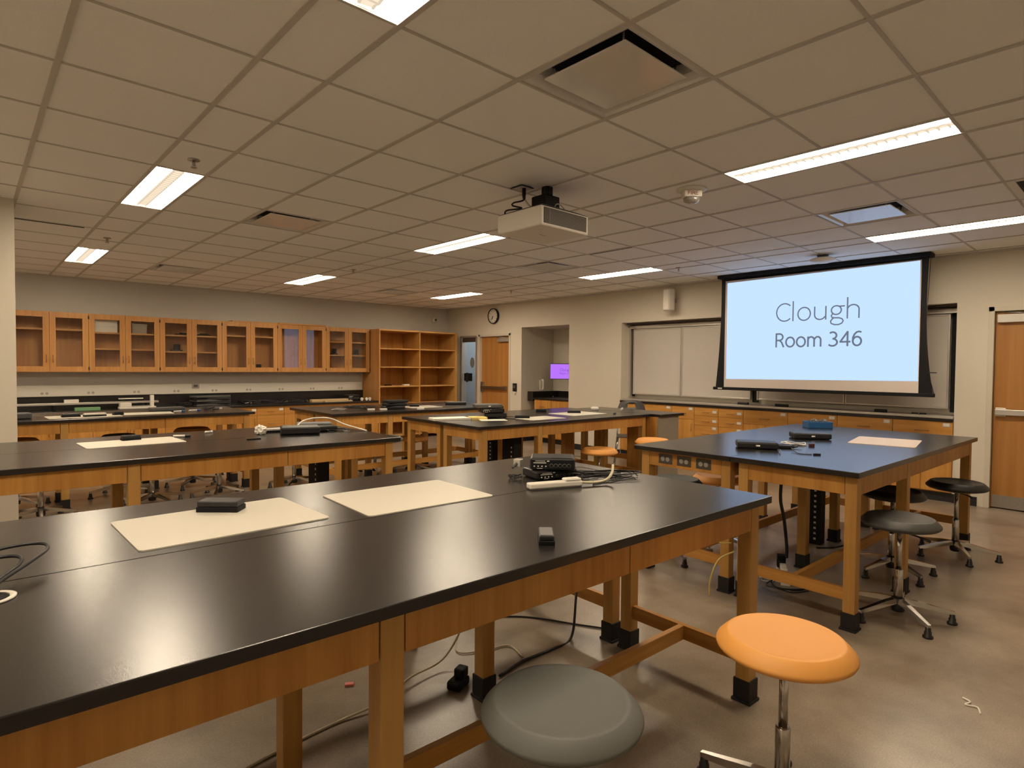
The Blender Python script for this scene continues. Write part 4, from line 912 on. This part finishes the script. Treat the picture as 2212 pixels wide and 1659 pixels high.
def marker(x, y, rz, lab, body, cap, z=ZT, L=0.12):
    t = thing('marker_pen', lab, 'marker', (x, y, z+0.009), rz, 'loose markers on the benches')
    ob('barrel', MB().tube([(-L/2, 0, 0), (L*0.2, 0, 0)], 0.009, 10), body, t); ob('cap', MB().tube([(L*0.2, 0, 0), (L/2, 0, 0)], 0.0095, 10), cap, t)
marker(0.0, 3.10, -0.55, 'black-capped marker beside the second left bench markerboard', WHITEP, BLACKP)
marker(0.24, 3.28, 0.1, 'white marker stub on the second left bench', WHITEP, WHITEP, L=0.06)
marker(4.58, 2.50, 0.5, 'grey marker at the tip of the middle bench markerboard', GREYDEV, BLACKP, L=0.14)
marker(0.62, 5.80, 0.2, 'white marker beside the device on the farthest left bench', WHITEP, BLUE)
marker(0.80, 5.86, 0.3, 'blue-capped marker on the farthest left bench', WHITEP, BLUE, L=0.14)
marker(1.10, 6.02, 0.2, 'dark marker near the right end of the farthest left bench', GREYDEV, WHITEP)
# crumpled paper
mb = MB(); bmesh.ops.create_icosphere(mb.b, subdivisions=3, radius=0.045)
rr = random.Random(3)
for v in mb.b.verts: v.co *= 0.72+0.5*rr.random(); v.co.z = abs(v.co.z+0.035)*0.95
tag(ob('crumpled_paper', mb, PAPER, None, 0, (0.53, 2.93, ZT)), 'crumpled ball of white paper on the second left bench', 'paper')
tag(ob('flat_tool', MB().box(-0.05, 0.05, -0.012, 0.012, 0, 0.008), BLACKM, None, 0.002, (0.37, 2.62, ZT), (0, 0, 0.1)), 'small flat black tool on the second left bench', 'tool')

def device(x, y, z, rz, sx, sy_, sz, lab, cat='interface box', front=True, group=None, mat=BLACKP, logo=False, tilt=None, ribs=False):
    """box with bevelled shell; front faces local -y"""
    t = thing('interface_box', lab, cat, (x, y, z), rz if tilt is None else (tilt[0], tilt[1], rz), group)
    ob('shell', MB().prism([(-sx/2, -sy_/2), (sx/2, -sy_/2), (sx/2, sy_/2), (-sx/2, sy_/2)], 0.003, sz), mat, t, min(sz*0.22, 0.012))
    if ribs:
        mb = MB()
        for k in range(16): u = -sx*0.02+k*sx*0.028; mb.box(u, u+0.003, -sy_*0.42, sy_*0.42, sz, sz+0.0015)
        ob('vent_ribs', mb, mat, t)
    ft = MB()
    for a in (-1, 1):
        for b2 in (-1, 1): ft.lathe([(0.008, 0), (0.008, 0.004)], c=(a*(sx/2-0.02), b2*(sy_/2-0.02), 0), n=8)
    ob('rubber_feet', ft, RUBBER, t)
    if front:
        f = ob('front_panel', MB().box(-sx/2+0.008, sx/2-0.008, -sy_/2-0.002, -sy_/2, 0.008, sz-0.008), BLACKM, t)
        st = MB().box(-sx*0.42, -sx*0.14, -sy_/2-0.003, -sy_/2-0.002, sz*0.60, sz*0.66).box(-sx*0.38, -sx*0.16, -sy_/2-0.003, -sy_/2-0.002, sz*0.76, sz*0.80)
        for k in range(4): st.tube([(-sx*0.40+k*sx*0.085, -sy_/2-0.004, sz*0.36), (-sx*0.40+k*sx*0.085, -sy_/2-0.002, sz*0.36)], 0.0035, 8)
        st.box(-sx*0.12, -sx*0.07, -sy_/2-0.003, -sy_/2-0.002, sz*0.74, sz*0.82).box(-sx*0.34, -sx*0.22, -sy_/2-0.003, -sy_/2-0.002, sz*0.16, sz*0.2)
        ob('white_markings', st, WHITEP, f)
        rg = MB()
        for k in range(5):
            u = -sx*0.02+k*sx*0.095
            rg.lathe([(sz*0.15, 0), (sz*0.17, 0.003), (sz*0.12, 0.003)], n=14, cap=False)
            for v in list(rg.b.verts)[-42:]: v.co = Vector((v.co.x+u, -sy_/2-0.002-v.co.z, v.co.y+sz*0.42))
        ob('port_rings', rg, GREYDEV, f)
    if logo:
        ob('white_logo', MB().tube([(-0.013, -sy_/2-0.0015, sz*0.5), (0.013, -sy_/2-0.0015, sz*0.5)], 0.006, 12), WHITEP, t)
    return t
IG = 'black interface boxes'
# nearest bench: two stacked boxes
device(0.983, 0.136, ZT, -0.27, 0.235, 0.16, 0.045, 'lower of two black interface boxes on the nearest bench', group=IG)
device(0.985, 0.118, ZT+0.046, -0.81, 0.225, 0.17, 0.062, 'upper of two black interface boxes on the nearest bench, with front buttons', group=IG, ribs=True)
t = thing('adapter_plug', 'small silver adapter left of the upper interface box', 'adapter', (0.86, 0.24, ZT+0.05), 0.4)
ob('shell', MB().box(-0.02, 0.02, -0.02, 0.02, 0, 0.04), ALU, t, 0.004); ob('tip', MB().tube([(-0.02, 0, 0.02), (-0.05, 0.01, 0.0)], 0.006, 8), GREYDEV, t)
# power strip
t = thing('power_strip', 'white power strip lying at the front of the interface boxes', 'power strip', (0.80, -0.08, ZT), -0.36)
ob('body', MB().box(-0.14, 0.13, -0.024, 0.024, 0.004, 0.03), WHITEP, t, 0.006)
ob('switch_block', MB().box(0.04, 0.125, -0.023, 0.023, 0.028, 0.042), WHITEP, t, 0.008)
ob('base_plate', MB().box(-0.135, 0.125, -0.022, 0.022, 0, 0.005), GREYDEV, t)
ob('power_cord', MB().tube(bez([(0.125, 0, 0.018), (0.20, -0.01, 0.014), (0.27, 0.0, 0.02), (0.32, 0.03, 0.045), (0.35, 0.07, 0.075)], 8), 0.0065, 10), CREAMC, t)
def cable(pts, r_, mat, lab, group=None, z0=0.0, cat='cable', n=8):
    o = ob('cable', MB().tube(bez(pts, n), r_, 8), mat); tag(o, lab, cat, group); return o
def loops(cx, cy, z, n, rx, ry, mat, lab, seed, r_=0.0028, lift=0.02, group=None, a0=0.0):
    rr = random.Random(seed); pts = []
    for k in range(n*7):
        a = a0+2*PI*k/7+rr.uniform(-0.25, 0.25); s = rr.uniform(0.55, 1.0)
        ux = math.cos(-0.75)*rx*math.cos(a)*s - math.sin(-0.75)*ry*math.sin(a)*s; uy = math.sin(-0.75)*rx*math.cos(a)*s + math.cos(-0.75)*ry*math.sin(a)*s
        pts.append((cx+ux, cy+uy, z+r_+rr.random()*lift))
    return cable(pts, r_, mat, lab, group, n=5)
CG = 'tangled cables beside the interface boxes'
loops(1.13, -0.02, ZT, 3, 0.16, 0.08, BLACKP, 'tangled black cable right behind the white power strip', 1, group=CG, lift=0.03)
loops(1.19, -0.06, ZT, 3, 0.18, 0.09, BLACKP, 'looped black cable nearest the right end of the bench', 2, 0.0032, group=CG, lift=0.03)
loops(1.10, 0.06, ZT, 2, 0.13, 0.07, GREYDEV, 'thin grey cable in the tangle right of the boxes', 5, 0.002, group=CG, lift=0.035)
loops(0.80, 0.20, ZT, 2, 0.05, 0.04, BLACKP, 'small black cable loop at the left of the interface boxes', 9, 0.003, group=CG, lift=0.025)
cable([(1.0, -0.14, ZT+0.004), (0.98, -0.16, ZT+0.004), (1.06, -0.15, ZT+0.004), (1.15, -0.12, ZT+0.01), (1.25, -0.1, ZT+0.004)], 0.0028, BLACKP, 'black cable arcing below the power strip cord', CG)
cable([(1.22, -0.04, ZT+0.01), (1.30, -0.12, ZT+0.003), (1.26, -0.20, ZT+0.003), (1.18, -0.18, ZT+0.003), (1.14, -0.12, ZT+0.003)], 0.0018, GREYDEV, 'thin grey wire loop on the bench right of the tangle', CG)
t = thing('silver_connector', 'silver flat connector in the cable tangle', 'connector', (1.06, 0.04, ZT+0.02), -0.4)
ob('shell', MB().box(-0.03, 0.03, -0.012, 0.012, 0, 0.006), ALU, t); ob('strain_relief', MB().box(-0.06, -0.03, -0.008, 0.008, 0, 0.008), BLACKP, t)
# left edge: grommet with cables
t = thing('cable_grommet', 'white-rimmed round cable grommet in the bench top at the left edge', 'grommet', (-1.185, -0.115, ZT))
ob('rim', MB().lathe([(0.040, 0.0), (0.052, 0.0005), (0.053, 0.004), (0.046, 0.006), (0.040, 0.004)], n=36, cap=False), WHITEP, t)
ob('opening', MB().lathe([(0.040, 0.0008), (0.001, 0.0010)], n=36, cap=False), NICHE, t)
EG = 'black cables rising from the grommet'
cable([(-1.19, -0.115, ZT+0.003), (-1.165, -0.06, ZT+0.02), (-1.10, 0.03, ZT+0.035), (-1.055, 0.11, ZT+0.045), (-1.075, 0.145, ZT+0.055), (-1.16, 0.12, ZT+0.06), (-1.26, 0.06, ZT+0.05), (-1.30, -0.02, ZT+0.01)], 0.0045, BLACKP, 'black cable with the larger loop at the left edge of the nearest bench', EG)
cable([(-1.20, -0.12, ZT+0.003), (-1.175, -0.06, ZT+0.02), (-1.125, 0.03, ZT+0.03), (-1.115, 0.07, ZT+0.04), (-1.14, 0.09, ZT+0.045), (-1.20, 0.07, ZT+0.045), (-1.28, 0.01, ZT+0.02)], 0.0045, BLACKP, 'black cable with the smaller loop at the left edge of the nearest bench', EG)
# second left bench
device(0.80, 2.80, ZT, -0.35, 0.30, 0.24, 0.06, 'black box beside the white eraser on the second left bench', front=False, group=IG)
device(1.02, 3.02, ZT, -0.4, 0.30, 0.20, 0.06, 'grey-topped box under the white cord arc on the second left bench', front=False, group=IG, mat=GREYDEV)
device(1.05, 2.84, ZT, -0.2, 0.16, 0.12, 0.045, 'small black box in front of the grey-topped one on the second left bench', front=False, group=IG)
loops(1.10, 2.75, ZT, 2, 0.16, 0.06, BLACKP, 'black cable tangle on the right end of the second left bench', 21, group='cables on the second left bench')
cable([(0.83, 2.93, ZT+0.05), (0.92, 3.0, ZT+0.085), (1.05, 3.02, ZT+0.10), (1.13, 2.92, ZT+0.095), (1.20, 2.80, ZT+0.05), (1.27, 2.68, ZT+0.02), (1.30, 2.60, ZT+0.006)], 0.0065, WHITEP, 'thick white cord arching over the boxes on the second left bench', 'cables on the second left bench')
tag(ob('cord_connector', MB().box(-0.03, 0.03, -0.012, 0.012, 0, 0.014), WHITEP, None, 0.003, (1.16, 2.70, ZT), (0, 0, -0.4)), 'white connector under the cord arc on the second left bench', 'connector')
# screen bench
device(2.90, -0.05, ZT+0.002, -1.02, 0.27, 0.16, 0.048, 'black interface box with white oval mark, left one on the blue-lit bench', front=False, logo=True, group=IG)
device(3.05, -0.13, ZT, -0.85, 0.20, 0.11, 0.022, 'flat black box lying right against the left interface box', front=False, group=IG)
device(3.82, -0.06, ZT+0.002, -0.92, 0.28, 0.17, 0.048, 'black interface box with white oval mark, right one on the blue-lit bench', front=False, logo=True, group=IG)
SG = 'cables on the blue-lit bench'
loops(3.28, -0.16, ZT, 3, 0.10, 0.06, WHITEP, 'tangled white cable between the two boxes on the blue-lit bench', 31, 0.0028, group=SG)
loops(3.10, -0.20, ZT, 2, 0.10, 0.05, BLACKP, 'tangled black cable beside the left box on the blue-lit bench', 33, 0.003, group=SG)
cable([(2.86, -0.22, ZT+0.012), (2.78, -0.27, ZT+0.02), (2.70, -0.30, ZT+0.004)], 0.003, GREYDEV, 'short silver lead hanging in front of the left box', SG)
cable([(2.95, -0.27, ZT+0.02), (2.87, -0.33, ZT+0.006), (2.83, -0.38, ZT+0.004), (2.86, -0.44, ZT+0.004)], 0.003, BLACKP, 'short black lead with plug near the bench edge', SG)
tag(ob('usb_plug', MB().box(-0.022, 0.022, -0.008, 0.008, 0, 0.012), BLACKP, None, 0.002, (2.875, -0.465, ZT), (0, 0, -0.9)), 'small black plug near the front edge of the blue-lit bench', 'plug')
tag(ob('red_plug', MB().box(-0.018, 0.018, -0.012, 0.012, 0, 0.022), pbr('dark_red', (0.05, 0.01, 0.01), 0.5), None, 0.003, (3.30, -0.27, ZT), (0, 0, -0.8)), 'dark reddish plug at the end of the white cables', 'plug')
t = thing('blue_basket', 'small blue basket of dark balls on the blue-lit bench', 'basket', (4.84, 0.26, ZT), -0.85)
ob('basket', MB().prism([(-0.10, -0.07), (0.10, -0.07), (0.10, 0.07), (-0.10, 0.07)], 0, 0.012).box(-0.11, 0.11, -0.08, -0.072, 0, 0.06).box(-0.11, 0.11, 0.072, 0.08, 0, 0.06).box(-0.11, -0.102, -0.072, 0.072, 0, 0.06).box(0.102, 0.11, -0.072, 0.072, 0, 0.06), BLUE, t, 0.003)
for k, (a, b2, r_) in enumerate(((-0.03, 0.0, 0.038), (0.05, -0.01, 0.038))):
    o = MB(); bmesh.ops.create_icosphere(o.b, subdivisions=2, radius=r_)
    for v in o.b.verts: v.co.z *= 0.8
    tag(ob('dark_ball', o, GREYDEV, None, 0, (4.84+a*0.66+b2*0.75, 0.26-a*0.75+b2*0.66, ZT+0.055)), ['left dark ball in the blue basket', 'right silvery dark ball in the blue basket'][k], 'ball', 'balls in the blue basket')
# middle bench
tag(ob('paper_ream', MB().box(-0.20, 0.20, -0.10, 0.10, 0, 0.022), PAPER, None, 0.002, (2.53, 3.08, ZT), (0, 0, -0.28)), 'white ream of paper on the middle bench', 'paper')
tag(ob('yellow_pad', MB().box(-0.085, 0.085, -0.09, 0.09, 0, 0.024), YELLOWP, None, 0.002, (2.82, 2.97, ZT), (0, 0, -0.4)), 'yellow paper pad beside the black box stack', 'paper pad')
tag(ob('paper_sheet', MB().box(-0.14, 0.14, -0.08, 0.08, 0, 0.002), PAPER, None, 0, (2.86, 2.76, ZT+0.0), (0, 0, -0.5)), 'curled paper sheet under the black box stack', 'paper')
device(3.08, 2.98, ZT+0.002, -0.65, 0.24, 0.18, 0.055, 'bottom box of the black stack on the middle bench', group=IG, front=False)
device(3.03, 2.99, ZT+0.058, -0.5, 0.26, 0.18, 0.05, 'middle box of the black stack on the middle bench', group=IG)
device(3.00, 3.02, ZT+0.110, -0.45, 0.29, 0.20, 0.042, 'grey-topped uppermost box of the stack on the middle bench', group=IG, front=False, mat=GREYDEV, logo=True)
loops(3.10, 2.80, ZT, 1, 0.14, 0.06, BLACKP, 'black cable around the box stack on the middle bench', 41, 0.004)
tag(ob('tape_roll', MB().lathe([(0.05, 0), (0.055, 0.02), (0.05, 0.04), (0.02, 0.045)], n=20), WHITEP, None, 0, (4.88, 3.06, ZT)), 'white lump on the grey cabinet end of the middle bench', 'tape')
tag(ob('small_bottle', MB().tube([(-0.05, 0, 0.015), (0.05, 0, 0.015)], 0.015, 10), WHITEP, None, 0, (5.20, 2.86, ZT), (0, 0, 0.5)), 'small white tube lying on the grey cabinet top', 'tube')
# far middle bench
FG = 'black boxes stacked on the far middle bench'
for k in range(3):
    device(2.93+0.01*k, 4.86-0.01*k, ZT+0.038*k, -0.35+0.15*k, 0.28, 0.2, 0.037, ['lowest', 'middle', 'topmost'][k]+' flat black box of the stack on the far middle bench', group=FG, front=False)
loops(2.45, 4.98, ZT, 3, 0.16, 0.10, BLACKP, 'black cable heap in the middle of the far middle bench', 51, 0.005, lift=0.04, group='cables on the far benches')
loops(2.20, 4.95, ZT, 3, 0.10, 0.07, OUTLET, 'grey cable heap at the left end of the far middle bench', 52, 0.004, lift=0.02, group='cables on the far benches')
loops(2.68, 5.05, ZT, 2, 0.12, 0.05, BLACKP, 'black cable beside the flat box stack on the far middle bench', 53, 0.004, lift=0.03, group='cables on the far benches')
for k, (x, y, lab) in enumerate([(2.56, 4.78, 'white connector in front of the far middle bench cable heap'), (2.70, 4.72, 'white block left of the flat black box stack'), (3.15, 4.55, 'white scrap in front of the far middle bench markerboard')]):
    tag(ob('white_connector', MB().box(-0.045, 0.045, -0.02, 0.02, 0, 0.018), WHITEP, None, 0.003, (x, y, ZT), (0, 0, -0.4+0.2*k)), lab, 'connector', 'white bits on the far middle bench')
device(4.10, 5.05, ZT, -0.55, 0.30, 0.16, 0.04, 'long black case at the right end of the far middle bench', front=False)
# farthest left bench
device(0.55, 6.06, ZT, 0.05, 0.36, 0.16, 0.045, 'grey device behind the blue markers on the farthest left bench', front=False, mat=GREYDEV)
device(-0.86, 5.72, ZT, 0.1, 0.24, 0.18, 0.06, 'grey box beside the pier on the farthest left bench', front=False, mat=GREYDEV)
loops(0.98, 5.95, ZT, 2, 0.09, 0.06, BLACKP, 'black cable heap at the right of the farthest left bench', 61, 0.005, lift=0.04, group='cables on the far benches')

# ------------------------------------------------------------------ things on the back counter
t = thing('dynamics_track', 'long pale metal track on feet along the back counter', 'track', (0, 8.66, BT))
ob('rail', MB().box(-1.6, 1.00, -0.05, 0.05, 0.075, 0.105), ALU, t, 0.003)
for x in (-1.4, -0.3, 0.85): ob('foot', MB().box(x-0.02, x+0.02, -0.08, 0.08, 0, 0.075), BLACKM, t, 0.003)
cbox('small_box', -0.10, 8.66, BT+0.106, 0.17, 0.07, 0.045, WHITEP, 'white block standing on the metal track', lid=False)
t = thing('track_cart', 'white wheeled end-stop piece on the metal track', 'cart', (0.60, 8.68, BT+0.106))
ob('plate', MB().box(-0.12, 0.20, -0.03, 0.03, 0.03, 0.045), WHITEP, t, 0.003); ob('wheels', MB().tube([(-0.06, -0.04, 0.015), (-0.06, 0.04, 0.015)], 0.015, 12).tube([(0.10, -0.04, 0.015), (0.10, 0.04, 0.015)], 0.015, 12), BLACKP, t)
t = thing('balance_scale', 'cream balance with upright post on the back counter', 'balance', (0.69, 8.50, BT))
ob('base', MB().box(-0.24, 0.24, -0.06, 0.06, 0.0, 0.03), WHITEP, t, 0.006); ob('beam_housing', MB().box(-0.23, -0.08, -0.05, 0.05, 0.03, 0.095), WHITEP, t, 0.008)
ob('post', MB().box(0.17, 0.22, -0.03, 0.03, 0.03, 0.20), WHITEP, t, 0.008); ob('beam', MB().box(-0.08, 0.17, -0.02, 0.02, 0.035, 0.045), STEEL, t)
cbox('green_box', 0.06, 8.42, BT, 0.30, 0.10, 0.045, GREEN, 'green flat box at the front of the back counter', lid=False)
for k in range(5):
    tag(ob('black_tray', MB().box(-0.27, 0.27, -0.15, 0.15, 0, 0.02).box(-0.27, 0.27, -0.15, -0.14, 0.02, 0.032), BLACKP if k % 2 else GREYDEV, None, 0.004, (1.76+0.02*(k % 2), 8.66, BT+0.034*k), (0, 0, 0.12*((-1)**k))), ['bottom', 'second', 'third', 'fourth', 'top'][k]+' black tray of the stack on the back counter', 'tray', 'stack of black trays')
BG = 'cable heaps on the back counter'
for k, (x, rx, lab) in enumerate([(2.35, 0.22, 'black cable heap just right of the tray stack'), (2.75, 0.25, 'black cable heap in the middle of the back counter'), (3.15, 0.25, 'black cable heap left of the wooden plank'), (1.35, 0.14, 'black cable heap left of the tray stack')]):
    loops(x, 8.60, BT, 5, rx, 0.12, BLACKP, lab, 70+k, 0.006, lift=0.06, group=BG)
for k, (x, lab) in enumerate([(2.30, 'silver clamp in the left cable heap'), (2.95, 'silver clamp in the middle cable heap'), (3.35, 'silver clamp by the wooden plank')]):
    t = thing('steel_clamp', lab, 'clamp', (x, 8.48, BT+0.01), 0.7*k, 'clamps in the cable heaps')
    ob('rod', MB().tube([(-0.05, 0, 0.01), (0.05, 0, 0.03)], 0.006, 8), CHROME, t); ob('jaw', MB().box(0.04, 0.07, -0.015, 0.015, 0, 0.035), CHROME, t, 0.003)
tag(ob('wood_plank', MB().box(-0.36, 0.36, -0.05, 0.05, 0, 0.045), pbr('pine', (0.62, 0.45, 0.24), 0.6, noise=0.08, nscale=8), None, 0.003, (3.82, 8.60, BT), (0, 0, -0.03)), 'long pale wooden plank on the back counter', 'plank')
tag(ob('wood_plank', MB().box(-0.28, 0.28, -0.04, 0.04, 0, 0.02), pbr('pine_b', (0.55, 0.40, 0.22), 0.6), None, 0.003, (3.92, 8.44, BT), (0, 0, 0.02)), 'thin plank in front of the long plank on the back counter', 'plank')
device(4.30, 8.66, BT, 0.05, 0.26, 0.20, 0.11, 'black instrument between plank and shelf case on the back counter', front=True)
for k, (x, z) in enumerate(((4.46, 0.05), (4.56, 0.03), (4.63, 0.0))):
    t = thing('pulley_clamp', ['white pulley piece leftmost by the shelf case', 'white pulley piece in the middle by the shelf case', 'white pulley piece touching the shelf case side'][k], 'pulley', (x-0.02, 8.50, BT), 0, 'white pulleys on the back counter')
    ob('wheel', MB().tube([(0, -0.01, 0.03), (0, 0.01, 0.03)], 0.03, 14), WHITEP, t); ob('arm', MB().box(-0.01, 0.03, 0.012, 0.02, 0, 0.04), STEEL, t)

# ------------------------------------------------------------------ under-bench clutter and floor
FC = 'cables on the floor under the benches'
cable([(-0.62, 0.20, 0.006), (-0.35, 0.25, 0.006), (-0.11, 0.27, 0.006), (0.08, 0.26, 0.02), (0.27, 0.33, 0.03), (0.50, 0.36, 0.05), (0.68, 0.40, 0.25), (0.76, 0.42, 0.60), (0.78, 0.43, 0.75)], 0.005, CREAMC, 'cream cable running along the floor under the nearest bench', FC)
cable([(1.56, 0.42, 0.75), (1.52, 0.36, 0.45), (1.30, 0.22, 0.20), (1.17, 0.14, 0.012), (1.0, 0.12, 0.008), (0.80, 0.13, 0.008), (0.62, 0.10, 0.008)], 0.007, BLACKP, 'thick black cable dropping to the floor behind the grey stool', FC)
cable([(1.05, 0.62, 0.006), (1.19, 0.48, 0.006), (1.33, 0.22, 0.006), (1.42, 0.06, 0.006)], 0.005, BLACKP, 'thin black cable on the floor near the paired bench feet', FC)
cable([(0.75, 0.60, 0.006), (0.62, 0.42, 0.006), (0.74, 0.34, 0.006), (0.86, 0.30, 0.006), (0.83, 0.16, 0.006)], 0.004, CREAMC, 'thin pale cable loop on the floor below the nearest bench', FC)
cable([(2.30, -0.02, 0.60), (2.26, -0.06, 0.45), (2.31, -0.09, 0.36), (2.38, -0.14, 0.35)], 0.0055, pbr('yellow_cable', (0.6, 0.48, 0.16), 0.5), 'yellow cable loop beside the outlet-end bench leg', FC)
cable([(2.38, -0.16, 0.30), (2.30, -0.10, 0.25), (2.27, -0.06, 0.12), (2.28, -0.05, 0.01)], 0.0055, pbr('yellow_cable_b', (0.6, 0.48, 0.16), 0.5), 'yellow cable reaching the floor at the outlet-end bench leg', FC)
cable([(3.03, -0.18, 0.76), (3.03, -0.17, 0.55), (3.05, -0.19, 0.40), (3.08, -0.20, 0.20), (3.08, -0.20, 0.12)], 0.012, BLACKP, 'thick black cord hanging under the screen bench to the plug cluster', FC)
t = thing('floor_power_strip', 'cream power strip with plugs on the floor under the screen bench', 'power strip', (2.98, -0.22, 0.0), 0.5)
ob('body', MB().box(-0.16, 0.16, -0.03, 0.03, 0, 0.04), WHITEP, t, 0.005)
for k in range(3): ob('plug', MB().box(-0.10+0.08*k, -0.05+0.08*k, -0.02, 0.02, 0.04, 0.10), WHITEP if k < 2 else BLACKM, t, 0.006)
ob('black_adapter', MB().box(0.11, 0.16, -0.028, 0.028, 0.04, 0.13), BLACKM, t, 0.004)
loops(2.85, -0.32, 0.0, 3, 0.16, 0.12, BLACKP, 'black cords coiled around the floor power strip', 81, 0.004, lift=0.02, group=FC)
loops(2.95, -0.24, 0.0, 2, 0.18, 0.10, WHITEP, 'white cords coiled around the floor power strip', 82, 0.004, lift=0.03, group=FC)
cable([(3.90, -0.10, 0.006), (4.0, -0.18, 0.006), (4.15, -0.22, 0.006), (4.28, -0.22, 0.006)], 0.006, BLACKP, 'black cord at the foot of the perforated chase', FC)
t = thing('black_clamp', 'small black plastic lump on the floor under the nearest bench', 'clamp', (0.425, 0.165, 0), 0.4)
ob('base', MB().box(-0.05, 0.05, -0.035, 0.035, 0, 0.04), BLACKM, t, 0.01); ob('knob', MB().box(-0.01, 0.045, -0.03, 0.02, 0.04, 0.085), BLACKM, t, 0.008)
tag(ob('pink_eraser', MB().box(-0.02, 0.02, -0.012, 0.012, 0, 0.01), PINK, None, 0.002, (0.06, 0.505, 0), (0, 0, -0.6)), 'tiny pink eraser on the floor under the nearest bench', 'eraser')
tag(ob('paper_scrap', MB().tube(bez([(2.05, -1.41, 0.003), (2.03, -1.44, 0.004), (1.99, -1.43, 0.003), (2.0, -1.47, 0.004), (1.95, -1.49, 0.003)], 6), 0.004, 6), PAPER), 'small twisted white scrap on the bare floor at right', 'scrap')
